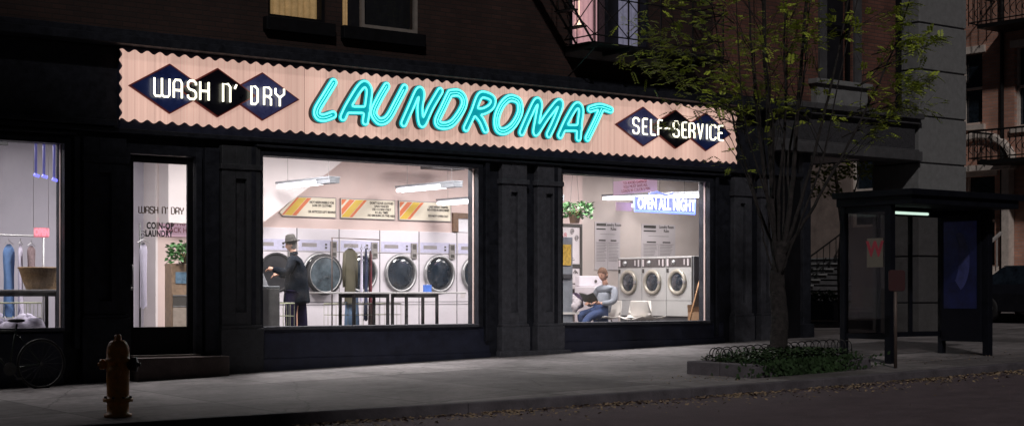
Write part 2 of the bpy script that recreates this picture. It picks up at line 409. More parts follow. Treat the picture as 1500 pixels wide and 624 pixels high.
# ------------------------------------------------------------------ ground
def gz(x, y): return .026*(x-12.34) + .02*min(y, 0)
KERB = [(-30, -2.4), (-5, -3.9), (5, -4.75), (8.6, -5.3), (11.8, -5.95), (15.15, -6.4), (17.5, -6.6), (22.3, -6.75), (28, -6.75), (31.5, -6.6), (33.0, -5.6), (33.5, -4.0), (33.5, 40)]
def kerb_y(x):
    for (a, b), (c_, d) in zip(KERB, KERB[1:]):
        if a <= x <= c_: return b + (d-b)*(x-a)/(c_-a)
    return -6.6
def sidewalk():
    m = MB()
    xs = np.arange(-30, 28.01, 2.)
    for a, b in zip(xs, xs[1:]):
        ya, yb = kerb_y(a), kerb_y(b)
        m.add([(a, ya, gz(a, ya)), (b, yb, gz(b, yb)), (b, 0, gz(b, 0)), (a, 0, gz(a, 0)), (a, 40, gz(a, 0)), (b, 40, gz(b, 0))], [(0,1,2,3), (3,2,5,4)])
    P = [(28, -6.75), (31.5, -6.6), (33.0, -5.6), (33.5, -4.0), (33.5, 40), (28, 40), (28, 0)]
    m.add([(x, y, gz(x, y)) for x, y in P], [tuple(range(len(P)))])
    m.build('sidewalk', 'pave', kind='structure')
    k = MB()
    for (a, b), (c_, d) in zip(KERB, KERB[1:]):
        n = Vector((d-b, -(c_-a), 0)).normalized()*.14      # towards the road
        q = [(a, b), (c_, d), (c_+n.x, d+n.y), (a+n.x, b+n.y)]
        k.prism_z(q, lambda x, y: gz(x, y)-.4, lambda x, y: gz(x, min(y, 0))+.004)
    k.build('kerb', 'kerb', kind='structure', bevel=.015)
sidewalk()
g = MB()
for x0 in np.arange(-200, 400, 20.):
    x1 = x0+20
    z0 = gz(max(-60, min(x0, 90)), -6)-.13; z1 = gz(max(-60, min(x1, 90)), -6)-.13
    g.add([(x0, -200, z0), (x1, -200, z1), (x1, 300, z1), (x0, 300, z0)], [(0,1,2,3)])
g.build('road', 'road', kind='structure')
MB().add([(x, y, gz(x, 0)+.0) for x, y in [(37.6, -3), (48, -3), (48, 60), (37.6, 60)]] + [(x, y, gz(x, 0)-.5) for x, y in [(37.6, -3), (48, -3), (48, 60), (37.6, 60)]],
         [(0,1,2,3), (0,4,5,1), (3,7,4,0)]).build('far_sidewalk', 'pave', kind='structure')

# leaf litter in the gutter and round the planter
m = MB()
def litter(x, y, z, s):
    a = random.uniform(0, 2*PI); b = random.uniform(-.5, .5)
    u = Vector((math.cos(a), math.sin(a), b)).normalized()*s; w = Vector((-math.sin(a), math.cos(a), random.uniform(-.4, .4))).normalized()*s*.6
    p = Vector((x, y, z+s*.35))
    m.add([p-u, p-w*.9, p+u, p+w], [(0,1,2,3)])
for i in range(7000):
    x = random.uniform(9, 30) if random.random() < .85 else random.uniform(-2, 9)
    d = random.expovariate(3.2)
    y = kerb_y(x) - .17 - d
    if random.random() > (.35 + .65*math.sin(x*1.7)**2): continue
    litter(x, y, gz(x, -6)-.128, random.uniform(.015, .038))
for i in range(260):
    x = random.gauss(16.4, .5) if random.random() < .5 else random.uniform(18.5, 24)
    y = random.gauss(-5.6, .35)
    if y < kerb_y(x)+.05: continue
    litter(x, y, gz(x, y)+.004, random.uniform(.012, .026))
m.build('leaf_litter', 'litter', kind='stuff', label='dry fallen leaves scattered along the gutter and around the planter', cat='leaf litter')

# ------------------------------------------------------------------ the building
bld = thing('laundromat_building', 'dark storefront building with brick upper wall housing the laundromat', 'building', (12.34, 0, 0))
def wall_holes(name, m, x0, x1, z0, z1, y0, y1, holes, parent):
    w = MB(); xs = sorted({x0, x1, *[h[0] for h in holes], *[h[1] for h in holes]})
    for a, b in zip(xs, xs[1:]):
        cuts = sorted([(h[2], h[3]) for h in holes if h[0] <= a+1e-6 and h[1] >= b-1e-6]); z = z0
        for c0, c1 in cuts:
            if c0 > z: w.box(a, b, y0, y1, z, c0)
            z = c1
        if z < z1: w.box(a, b, y0, y1, z, z1)
    return w.build(name, m, parent)
# upper brick: left and middle darkened in colour for shade, red-brown at right
HU1 = (12.5, 13.55, 5.5, 7.5); HU2 = (13.85, 15.3, 5.5, 7.5); HU3 = (18.6, 20.5, 5.6, 8.2); HU4 = (25.45, 26.25, 5.5, 7.8); HU0=(7.2,8.4,5.5,7.5)
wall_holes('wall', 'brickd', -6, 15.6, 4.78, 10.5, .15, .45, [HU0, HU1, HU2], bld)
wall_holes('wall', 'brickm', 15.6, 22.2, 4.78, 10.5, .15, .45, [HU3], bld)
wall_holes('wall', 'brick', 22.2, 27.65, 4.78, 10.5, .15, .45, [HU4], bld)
MB().box(27.65, 28.17, .4, .7, 4.78, 10.5).build('recess_wall', 'black', bld)
MB().box(-6, 28.1, .45, 4, 10.5, 10.7).build('roof', 'black', bld)
MB().box(-6, 28.1, 6.5, 6.7, 0, 10.5).add([(28.1,.45,4.2),(28.1,6.5,4.2),(28.1,6.5,10.5),(28.1,.45,10.5)],[(0,1,2,3)]).build('rear_wall', 'brickd', bld)
MB().box(-6, 24.7, .45, 6.5, 4.12, 4.3).box(24.7, 28.1, .45, 6.5, 4.12, 4.3).build('upper_floor', 'black', bld)
# shop front lintel and fascia
wall_holes('shopfront_wall', 'iron', -6, 24.55, -.3, 4.78, .12, .32,
           [(5.2, 9.14, .70, 3.33), (10.15, 11.2, -.3, 3.25), (12.34, 16.48, .69, 3.33), (18.35, 21.99, .69, 3.33)], bld)
c_ = MB(); c_.box(-6, 9.3, -.04, .12, 3.46, 3.50); c_.box(-6, 24.6, -.02, .12, 3.53, 3.60); c_.box(12.2, 22.5, -.05, .12, 3.455, 3.49)
c_.box(-6, 24.6, -.22, .15, 4.80, 4.92); c_.box(-6, 24.6, -.14, .15, 4.92, 5.02); c_.box(-6, 9.9, -.1, .12, 3.62, 3.70)
c_.build('cornice', 'iron', bld, bevel=.01)
# bulkheads below windows
for x0, x1 in ((5.2, 9.14), (12.34, 16.75), (18.35, 22.4)):
    b = MB(); b.box(x0, x1, .06, .12, -.3, .64); b.box(x0, x1, .03, .06, -.3, gz((x0+x1)/2, 0)+.14)
    b.build('bulkhead', 'navy', bld, bevel=.008)
def pilaster(x0, x1, ztop, zped, groove=True, m='pil', zb=None):
    p = MB(); zb = gz(x0, 0)-.3 if zb is None else zb
    w = x1-x0; g0 = x0+w*.36; g1 = x1-w*.36
    p.box(x0, g0, 0, .12, zped, ztop); p.box(g1, x1, 0, .12, zped, ztop)
    p.box(g0, g1, 0, .12, zped, zped+.22); p.box(g0, g1, 0, .12, ztop-.5, ztop)
    p.box(g0, g1, .07, .12, zped+.22, ztop-.5)
    p.box(x0-.03, x1+.03, -.035, .12, ztop-.36, ztop-.28)
    o = p.build('pilaster', m, bld, bevel=.008)
    q = MB(); q.box(x0-.035, x1+.035, -.045, .12, zb, zped-.03); q.box(x0-.02, x1+.02, -.03, .12, zped-.03, zped+.02)
    q.build('pedestal', m, o, bevel=.01)
pilaster(9.42, 10.08, 3.45, .88, m='iron'); pilaster(11.62, 12.28, 3.45, .70, m='pild')  # left pilasters take darker colours in place of shade
pass
pilaster(16.98, 17.52, 3.45, .66); pilaster(17.76, 18.30, 3.45, .66)
pilaster(22.64, 23.12, 3.45, .80); pilaster(23.38, 23.72, 3.45, .80)
MB().box(16.84, 18.42, -.12, .0, -.1, .215).box(17.52, 17.76, .0, .1, -.1, .2).build('plinth', 'pil', bld, bevel=.01)
MB().box(23.75, 24.55, .04, .12, -.1, 3.5).build('side_panel', 'black', bld)
# window frames, sills, panes
def shop_window(x0, x1, z0, z1, lab=None):
    f = MB()
    f.box(x0-.10, x0, .02, .14, z0-.05, z1+.08); f.box(x1, x1+.10, .02, .14, z0-.05, z1+.08)
    f.box(x0, x1, .02, .14, z1, z1+.08)
    f.box(x0-.22, x0-.14, -.01, .12, z0-.3, z1+.12); f.box(x1+.14, x1+.22, -.01, .12, z0-.3, z1+.12)
    o = f.build('shop_window', 'iron', bld, bevel=.006)
    MB().box(x0, x1, .0, .14, z0-.05, z0).build('sill', 'pil', o, bevel=.006)
    MB().quad_y(x0, x1, .098, z0, z1).build('pane', 'glass', o)
    MB().box(x0-.004, x0, .141, .30, z0, z1).build('reveal', 'wallp', o); MB().box(x1-.012, x1+.0, .141, .18, z0, z1).build('reveal', 'wallp', o)
    return o
shop_window(5.2, 9.14, .72, 3.33); shop_window(12.34, 16.48, .69, 3.33); shop_window(18.35, 21.99, .69, 3.33)
# door with its glass and lettering
d = MB(); d.box(10.15, 10.232, .10, .15, .30, 3.24); d.box(11.10, 11.19, .10, .15, .30, 3.24); d.box(10.232, 11.10, .10, .15, 3.13, 3.24); d.box(10.232, 11.10, .10, .15, .30, .71)
door = d.build('door', 'black', bld, bevel=.006)
MB().quad_y(10.232, 11.10, .123, .71, 3.13).build('glass_pane', 'glass', door)
h = MB(); h.tube([(10.19, .10, 1.32), (10.19, .05, 1.32), (10.19, .05, 1.62), (10.19, .10, 1.62)], .011, 8); h.box(10.17, 10.21, .09, .1, 1.25, 1.30); h.build('handle', 'chrome', door, smooth=True)
f = MB(); f.box(10.08, 10.15, .02, .14, .30, 3.32); f.box(11.2, 11.3, .02, .14, .3, 3.32); f.box(10.15, 11.2, .02, .14, 3.25, 3.32); f.box(11.36, 11.60, .04, .12, 0, 3.4)
f.build('door_frame', 'iron', bld, bevel=.006)
MB().box(10.10, 11.58, -.32, .11, -.2, .27).build('door_step', 'step', bld, bevel=.015)
MB().box(10.12, 11.22, -.10, .34, .272, .30).build('threshold', 'whitef', bld)

# interior shell
FZ = .4
MB().box(3, 26.7, .34, 6.4, FZ-.2, FZ).build('shop_floor', 'floor', bld)
MB().box(3, 26.7, .34, 6.4, 4.0, 4.1).build('ceiling', 'wallc', bld)
MB().box(3, 12.45, 4.5, 4.6, FZ, 4.0).build('inside_wall', 'wallg', bld)
MB().box(3, 3.1, .34, 4.5, FZ, 4.0).build('inside_wall', 'wallg', bld)
MB().box(12.49, 22.2, 4.02, 4.12, FZ, 4.0).build('inside_wall', 'wallp', bld)
MB().box(12.45, 12.49, 4.02, 4.6, FZ, 4.0).build('inside_wall', 'wallc', bld)
MB().box(22.2, 26.7, 4.62, 4.72, FZ, 4.0).box(22.2, 22.28, 4.12, 4.62, FZ, 4.0).build('inside_wall', 'wallw', bld)
MB().prism_z([(24.6, .33), (26.7, 1.95), (26.7, 4.62), (26.8, 4.72), (26.82, 1.85), (24.75, .13)], -.3, 4.05).build('side_wall', 'iron', bld)
MB().poly_prism([(14.27, 2.42), (16.5, 3.995), (12.5, 3.995), (12.5, 2.42)], 3.62, 4.015).build('stair_soffit', 'wallc', bld)

# upper windows
def sash(x0, x1, z0, z1, y=.2):
    return MB().box(x0, x0+.06, y, y+.06, z0, z1).box(x1-.06, x1, y, y+.06, z0, z1).box(x0+.06, x1-.06, y, y+.06, z0, z0+.06).box(x0+.06, x1-.06, y+.003, y+.06, (z0+z1)/2, (z0+z1)/2+.06)
def curtain(x0, x1, z0, z1, y, name, m, parent):
    c = MB(); n = int((x1-x0)/.02)+2
    top = [(x0+(x1-x0)*i/n, y+.02*math.sin(i*1.1)+.012*math.sin(i*.37+1)) for i in range(n+1)]
    c.add([(x, yy, z0) for x, yy in top]+[(x, yy, z1) for x, yy in top], [(i, i+1, i+n+2, i+n+1) for i in range(n)])
    return c.build(name, m, parent, smooth=True)
w = sash(12.5, 13.55, 5.5, 7.5).build('window', 'black', bld); curtain(12.57, 13.49, 5.56, 7.45, .33, 'curtain', 'amber', w)
MB().quad_y(12.56, 13.49, .228, 5.56, 7.44).build('pane', 'glass', w)
MB().box(12.4, 13.65, .02, .15, 5.28, 5.49).build('window_sill', 'black', w, bevel=.01)
w = sash(14.2, 15.3, 5.5, 7.5, .13).build('window', 'whitef', bld)
MB().quad_y(14.26, 15.24, .163, 5.56, 7.44).build('pane', 'glass', w); MB().box(14.0, 15.3, .35, .36, 5.5, 7.5).build('dark_backing', 'unlit', w)
curtain(13.9, 14.04, 5.5, 7.45, .3, 'curtain', 'amber', w)
MB().box(13.8, 15.4, .02, .13, 5.28, 5.49).build('window_sill', 'black', w, bevel=.01)
w = sash(7.2, 8.4, 5.5, 7.5).build('window', 'black', bld); MB().box(7.25, 8.35, .35, .36, 5.5, 7.5).build('dark_backing', 'unlit', w)
# bay behind the fire escape
w = MB().box(18.6, 18.66, .13, .3, 5.6, 8.2).box(19.42, 19.50, .13, .3, 5.6, 8.2).box(20.44, 20.5, .13, .3, 5.6, 8.2).box(18.66, 19.42, .14, .28, 5.6, 5.66).box(19.5, 20.44, .14, .28, 5.6, 5.66).build('window', 'iron', bld)
curtain(18.66, 19.42, 5.66, 8.2, .34, 'curtain', 'pinkc', w); curtain(19.95, 20.42, 5.66, 8.2, .34, 'curtain', 'greyc', w)
MB().box(18.6, 20.5, .42, .44, 5.6, 8.2).build('dark_backing', 'unlit', w)
MB().box(18.5, 20.6, .0, .15, 5.42, 5.6).build('window_sill', 'greyst', w, bevel=.01)
MB().sphere((18.93, .27, 6.03), .045, 10).tube([(18.93, .27, 6.07), (18.93, .27, 8.1)], .006, 5).build('hanging_lamp', emis('warm_bulb', (1, .8, .5), 2.2), w, smooth=True)
# right-hand stone ledge and window above it
l = MB(); l.box(23.75, 28.12, -.20, .45, 4.02, 4.22); l.box(23.75, 28.14, -.10, .45, 4.22, 4.27); l.box(23.75, 28.12, -.16, .15, 4.80, 4.90); l.box(23.75, 28.14, -.24, .15, 4.90, 5.02)
ld = l.build('ledge', 'stoned', bld, bevel=.012)
MB().box(23.8, 28.05, -.05, .4, 4.27, 4.80).build('ledge_panel', 'vermic', ld)
MB().box(24.98, 26.55, -.02, .15, 5.02, 5.44).box(24.9, 26.62, -.1, .15, 5.44, 5.54).build('window_apron', 'stone', ld, bevel=.01)
w = sash(25.45, 26.25, 5.54, 7.8).build('window', 'black', bld); MB().box(25.5, 26.2, .35, .36, 5.5, 7.8).build('dark_backing', 'unlit', w)
MB().box(25.2, 25.42, .1, .15, 5.54, 7.9).box(26.28, 26.5, .1, .15, 5.54, 7.9).build('window_surround', 'stoned', w)
# dark post under the ledge
p = MB(); p.box(24.6, 24.82, .0, .13, -.1, 4.02); p.box(24.55, 24.87, -.05, .17, -.1, .6); p.build('porch_post', 'iron', bld, bevel=.01)

# limestone neighbour
ls = thing('limestone_pier', 'tall grey limestone block pier of the corner building', 'building', (29, .3, 0))
b = MB(); z = -.2
for z0, z1 in ((-.2, 1.0), (1.0, 2.0), (2.0, 3.0), (3.0, 4.0), (4.0, 5.0), (5.0, 6.0), (6.0, 7.0), (7.0, 8.0), (8.0, 9.0), (9.0, 10.6)):
    b.box(28.17, 29.81, -.06, 1.2, z0+.018, z1-.018)
b.build('blocks', 'stone', ls, bevel=.012)
MB().box(28.2, 29.78, -.03, 1.18, -.2, 10.6).build('joints', 'seam', ls)

# ------------------------------------------------------------------ the sign
sg = thing('laundromat_sign', 'long pink scalloped sign with aqua neon LAUNDROMAT lettering and diamonds', 'neon sign', (9.96, 0, 3.7))
MB().box(9.98, 22.66, .012, .12, 3.58, 4.79).build('backing', 'navy', sg)
def scallop(x0, x1, z0, z1, left=False, right=False):
    P = []; pit = .2; amp = .024
    nx = int((x1-x0)/.02)
    for i in range(nx+1):
        x = x0+(x1-x0)*i/nx; P.append((x, z1-amp+amp*math.cos(2*PI*x/pit)))
    if right:
        for i in range(1, 51):
            zz = z1+(z0-z1)*i/51; P.append((x1-amp+amp*math.cos(2*PI*zz/.17), zz))
    for i in range(nx+1):
        x = x1-(x1-x0)*i/nx; P.append((x, z0+amp+amp*math.cos(2*PI*x/pit)))
    if left:
        for i in range(1, 51):
            zz = z0+(z1-z0)*i/51; P.append((x0+amp-amp*math.cos(2*PI*zz/.17), zz))
    return P
def fill_curve(loops, ext, y0, name, m, parent, bevel=0.):
    cu = bpy.data.curves.new(name, 'CURVE'); cu.dimensions = '2D'; cu.fill_mode = 'BOTH'; cu.extrude = ext/2
    for lp in loops:
        sp = cu.splines.new('POLY'); sp.points.add(len(lp)-1); sp.use_cyclic_u = True
        for i, (x, z) in enumerate(lp): sp.points[i].co = (x, z, 0, 1)
    t = bpy.data.objects.new(name, cu); C.objects.link(t); bpy.context.view_layer.update()
    me = bpy.data.meshes.new_from_object(t.evaluated_get(bpy.context.evaluated_depsgraph_get()))
    bpy.data.objects.remove(t); bpy.data.curves.remove(cu)
    off = wloc(parent)
    me.transform(Matrix.Translation(Vector((0, y0-ext/2, 0)) - off) @ Matrix.Rotation(PI/2, 4, 'X'))
    me.materials.clear(); me.materials.append(K[m])
    if len(me.polygons):
        if m == 'chan':
            me.materials.append(K['chans'])
            for p in me.polygons: p.material_index = 0 if p.normal.y < -.7 else 1
    o = bpy.data.objects.new(name, me); C.objects.link(o); o.parent = parent
    return o
for a, b_, l_, r_ in ((9.96, 13.052, True, False), (13.066, 19.37, False, False), (19.384, 22.69, False, True)):
    fill_curve([scallop(a, b_, 3.7, 4.755, l_, r_)], .012, .0, 'panel', 'sign', sg)

def catmull(P, k=6):
    out = []
    n = len(P)
    for i in range(n-1):
        p0 = Vector(P[max(i-1, 0)]); p1 = Vector(P[i]); p2 = Vector(P[i+1]); p3 = Vector(P[min(i+2, n-1)])
        for j in range(k):
            t = j/k
            out.append(tuple(.5*((2*p1)+(p2-p0)*t+(2*p0-5*p1+4*p2-p3)*t*t+(3*p1-p0-3*p2+p3)*t**3)))
    out.append(tuple(P[-1])); return out
def contours(strokes, level, h=.0125):
    allp = np.array([p for s_ in strokes for p in s_])
    x0, z0 = allp.min(0)-level-.05; x1, z1 = allp.max(0)+level+.05
    nx = int((x1-x0)/h)+2; nz = int((z1-z0)/h)+2
    X, Z = np.meshgrid(x0+np.arange(nx)*h, z0+np.arange(nz)*h, indexing='ij')
    D = np.full(X.shape, 9.)
    for s_ in strokes:
        for a, b in zip(s_, s_[1:]):
            a = np.array(a); b = np.array(b); ab = b-a; L2 = max((ab**2).sum(), 1e-12)
            t = np.clip(((X-a[0])*ab[0]+(Z-a[1])*ab[1])/L2, 0, 1)
            D = np.minimum(D, np.hypot(X-a[0]-t*ab[0], Z-a[1]-t*ab[1]))
    F = D-level+1e-9
    seg = {}
    def ip(i, j, k_, l2):
        a = F[i, j]; b = F[k_, l2]; t = a/(a-b)
        return (X[i, j]+(X[k_, l2]-X[i, j])*t, Z[i, j]+(Z[k_, l2]-Z[i, j])*t)
    pts = {}; adj = {}
    def node(e):
        if e not in pts: pts[e] = ip(*e)
        return e
    for i in range(nx-1):
        for j in range(nz-1):
            c0, c1, c2, c3 = (i, j), (i+1, j), (i+1, j+1), (i, j+1)
            s4 = [F[c] < 0 for c in (c0, c1, c2, c3)]
            if all(s4) or not any(s4): continue
            E = [(c0, c1), (c1, c2), (c3, c2), (c0, c3)]
            cr = [node((*e[0], *e[1])) for e in E if (F[e[0]] < 0) != (F[e[1]] < 0)]
            prs = [(cr[0], cr[1])] if len(cr) == 2 else [(cr[0], cr[1]), (cr[2], cr[3])]
            for a, b in prs:
                adj.setdefault(a, []).append(b); adj.setdefault(b, []).append(a)
    loops = []; seen = set()
    for st in adj:
        if st in seen: continue
        lp = [st]; seen.add(st); cur = st
        while True:
            nxt = [q for q in adj[cur] if q not in seen]
            if not nxt: break
            cur = nxt[0]; seen.add(cur); lp.append(cur)
        if len(lp) > 8:
            q = [pts[e] for e in lp]; n = len(q)
            q = [((q[i-1][0]+2*q[i][0]+q[(i+1) % n][0])/4, (q[i-1][1]+2*q[i][1]+q[(i+1) % n][1])/4) for i in range(n)]
            loops.append(q[::2])
    return loops
LET = [('L', [[(13.51,4.53),(13.36,4.31),(13.21,4.08),(13.22,3.98),(13.33,3.96),(13.50,4.02)]]),
 ('A', [[(13.68,3.99),(13.79,4.19),(14.04,4.53),(14.17,4.48),(14.15,4.24),(14.10,3.95)],[(13.80,4.12),(14.14,4.14)]]),
 ('U', [[(14.51,4.55),(14.37,4.34),(14.26,4.13),(14.29,4.03),(14.39,3.97),(14.54,4.04),(14.72,4.32),(14.86,4.55)]]),
 ('N', [[(14.84,3.97),(14.98,4.24),(15.13,4.52),(15.20,4.48),(15.16,4.22),(15.21,3.98),(15.38,4.27),(15.57,4.55)]]),
 ('D', [[(15.77,4.53),(15.63,4.28),(15.51,4.05),(15.60,3.98),(15.82,4.04),(16.04,4.31),(16.05,4.47),(15.94,4.55),(15.77,4.53)]]),
 ('R', [[(16.10,3.97),(16.25,4.24),(16.39,4.53),(16.55,4.55),(16.67,4.49),(16.63,4.37),(16.47,4.28),(16.31,4.25),(16.42,4.13),(16.51,3.97)]]),
 ('O', [[(17.08,4.55),(17.23,4.50),(17.25,4.31),(17.11,4.09),(16.92,3.97),(16.77,4.00),(16.75,4.19),(16.85,4.40),(16.98,4.52),(17.08,4.55)]]),
 ('M', [[(17.29,3.97),(17.44,4.25),(17.61,4.53),(17.69,4.48),(17.64,4.23),(17.60,3.98),(17.83,4.26),(18.10,4.54),(18.16,4.49),(18.03,4.21),(17.89,3.97)]]),
 ('A', [[(18.15,3.97),(18.31,4.25),(18.52,4.52),(18.63,4.46),(18.60,4.23),(18.57,3.95)],[(18.27,4.11),(18.60,4.13)]]),
 ('T', [[(18.84,4.48),(19.08,4.54),(19.33,4.50)],[(19.11,4.51),(18.96,4.25),(18.78,3.96)]])]
for ch, st in LET:
    st = [catmull(s_, 5) for s_ in st]
    o = fill_curve(contours(st, .082, .016), .10, -.02, 'neon_letter', 'chan', sg)
    t = MB()
    for lp in contours(st, .050, .014): t.tube([(x, -.145, z) for x, z in lp], .0165, 6, closed=True)
    if ch in 'LUDOT':
        for s_ in st: t.tube([(x, -.142, z) for x, z in s_[::2]], .008, 5)
    t.build('neon_tube', 'neont', o, smooth=True)

# condensed rounded neon capitals
G = {
 'W': [[(0,1),(0,.12),(.1,.02),(.38,.02),(.5,.12),(.5,1)],[(.5,.12),(.62,.02),(.9,.02),(1,.12),(1,1)]],
 'A': [[(0,0),(0,.82),(.2,.98),(.8,.98),(1,.82),(1,0)],[(0,.42),(1,.42)]],
 'S': [[(1,.78),(1,.9),(.75,1),(.25,1),(0,.88),(0,.66),(.2,.54),(.8,.46),(1,.34),(1,.12),(.75,0),(.25,0),(0,.1),(0,.22)]],
 'H': [[(0,0),(0,1)],[(1,0),(1,1)],[(0,.5),(1,.5)]],
 'N': [[(0,0),(0,1),(.7,1),(1,.85),(1,0)]],
 "'": [[(.9,1),(.2,0)]],
 'D': [[(0,0),(0,1),(.6,1),(1,.85),(1,.15),(.6,0),(0,0)]],
 'R': [[(0,0),(0,1),(.7,1),(1,.88),(1,.6),(.7,.5),(0,.5)],[(.6,.5),(1,.35),(1,0)]],
 'Y': [[(0,1),(0,.7),(.5,.48),(.5,0)],[(1,1),(1,.7),(.5,.48)]],
 'E': [[(1,1),(.2,1),(0,.92),(0,.08),(.2,0),(1,0)],[(0,.5),(.8,.5)]],
 'L': [[(0,1),(0,.08),(.2,0),(1,0)]],
 'F': [[(1,1),(.2,1),(0,.92),(0,0)],[(0,.5),(.8,.5)]],
 '-': [[(0,.5),(1,.5)]],
 'V': [[(0,1),(.5,0),(1,1)]],
 'I': [[(.5,0),(.5,1)]],
 'C': [[(1,.8),(1,.9),(.75,1),(.25,1),(0,.88),(0,.12),(.25,0),(.75,0),(1,.1),(1,.2)]],
}
def glyph(mb, ch, x0, x1, z0, z1, y, r):
    for s_ in G[ch]: mb.tube([(x0+(x1-x0)*a, y, z0+(z1-z0)*b) for a, b in s_], r, 8)
def diamonds(cx, cz, hw, hh):
    for i, (x, mm) in enumerate(zip(cx, ('dia1', 'dia2', 'dia3') if cx[0] < 15 else ('dia3', 'dia2', 'dia1'))):
        y = -.045-.012*(1 if i == 1 else 0)
        r = MB().poly_prism([(x-hw, cz), (x, cz+hh), (x+hw, cz), (x, cz-hh)][::-1], y, -.012-.002*i).build('diamond', 'rim', sg)
        k = .94
        MB().poly_prism([(x-hw*k, cz), (x, cz+hh*k), (x+hw*k, cz), (x, cz-hh*k)][::-1], y-.005-.003*i, y-.001).build('diamond_face', mm, r)
diamonds((10.74, 11.52, 12.29), 4.225, .655, .372); diamonds((20.21, 21.02, 21.82), 4.265, .685, .365)
for ch, a, b_ in (('W',10.46,10.70),('A',10.77,10.90),('S',11.0,11.13),('H',11.2,11.34),('N',11.58,11.70),("'",11.77,11.81),('D',12.06,12.17),('R',12.28,12.40),('Y',12.48,12.63)):
    t = MB(); glyph(t, ch, a, b_, 4.30 if ch == "'" else 4.09, 4.36, -.11, .0165); t.build('neon_letter', 'neonw', sg, smooth=True)
for ch, a, b_ in (('S',19.9,20.04),('E',20.14,20.25),('L',20.34,20.45),('F',20.52,20.62),('-',20.7,20.81),('S',20.91,21.05),('E',21.14,21.25),('R',21.32,21.45),('V',21.54,21.67),('I',21.75,21.81),('C',21.87,22.01),('E',22.09,22.21)):
    t = MB(); glyph(t, ch, a, b_, 4.12, 4.40, -.11, .0165); t.build('neon_letter', 'neonw', sg, smooth=True)

# door lettering
wd = MB(); x = 10.32
for ch, wdt in (('W',.11),('A',.065),('S',.065),('H',.065),(' ',.04),('N',.065),("'",.02),(' ',.03),('D',.065),('A',.065),('Y',.065)):
    if ch != ' ': glyph(wd, ch, x, x+wdt*.8, 2.46 if ch == "'" else 2.385, 2.485, .115, .0085)
    x += (wdt+.022)*.82
wd.build('lettering', 'wood', door)
text_mesh('lettering', 'COIN-OP', .135, 'ink', (10.66, .117, 2.20), door, sx=.70, off=.005, spacing=1.12)
text_mesh('lettering', 'LAUNDRY', .13, 'ink', (10.64, .117, 2.085), door, sx=.68, off=.005, spacing=1.12)

# OPEN ALL NIGHT neon, hung inside the right window
on = thing('open_all_night_sign', 'white and blue neon sign reading OPEN ALL NIGHT in right window', 'neon sign', (21.0, .2, 2.6))
text_mesh('lettering', 'OPEN ALL NIGHT', .30, emis('x', (1,1,1), 1) and 'paper', (21.0, .17, 2.865), on, sx=.62, off=.010)
on.children[0].data.materials[0] = emis('white_neon', (.92, .95, 1.), 2.2)
t = MB(); t.tube([(20.22, .22, 2.98), (20.24, .22, 2.735), (21.78, .22, 2.725), (21.78, .22, 3.0)], .022, 8); t.build('blue_border', emis('blue_neon', (.16, .25, 1.), 2.6), on, smooth=True)
t = MB(); t.tube([(20.6, .22, 3.06), (20.8, .22, 3.10), (21.0, .22, 3.05), (21.2, .22, 3.09)], .022, 8); t.tube([(21.5, .22, 3.05), (21.62, .22, 3.09)], .014, 8); t.build('blue_scroll', emis('blue_neon_dim', (.22, .28, 1.), 1.2), on, smooth=True)
MB().box(20.24, 21.76, .24, .245, 2.72, 3.0).build('backing', emis('blue_haze', (.28, .36, 1.), .55, (.2, .2, .4)), on)
MB().tube([(20.86, .21, 3.09), (20.86, .21, 3.6)], .004, 5).build('wire', 'ink', on); MB().tube([(21.5, .21, 3.07), (21.5, .21, 3.6)], .004, 5).build('wire', 'ink', on)

# hanging pink paper sign
ps = thing('pink_paper_notice', 'pink paper notice in capitals hanging at top of right window', 'paper sign', (20.4, .3, 3.0))
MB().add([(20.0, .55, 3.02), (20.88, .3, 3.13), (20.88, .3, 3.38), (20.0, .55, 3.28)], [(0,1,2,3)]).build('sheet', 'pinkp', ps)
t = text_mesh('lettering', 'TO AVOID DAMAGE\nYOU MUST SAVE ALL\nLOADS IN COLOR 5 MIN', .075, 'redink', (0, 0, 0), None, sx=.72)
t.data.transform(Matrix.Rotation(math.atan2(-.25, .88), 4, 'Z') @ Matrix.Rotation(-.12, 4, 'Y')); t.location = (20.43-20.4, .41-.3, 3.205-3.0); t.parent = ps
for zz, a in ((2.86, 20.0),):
    p2 = MB().box(20.02, 20.42, .5, .503, 2.74, 2.90).build('small_pink_notice', 'pinkp', label='small pink notice hanging low beside the OPEN ALL NIGHT neon', cat='paper sign')
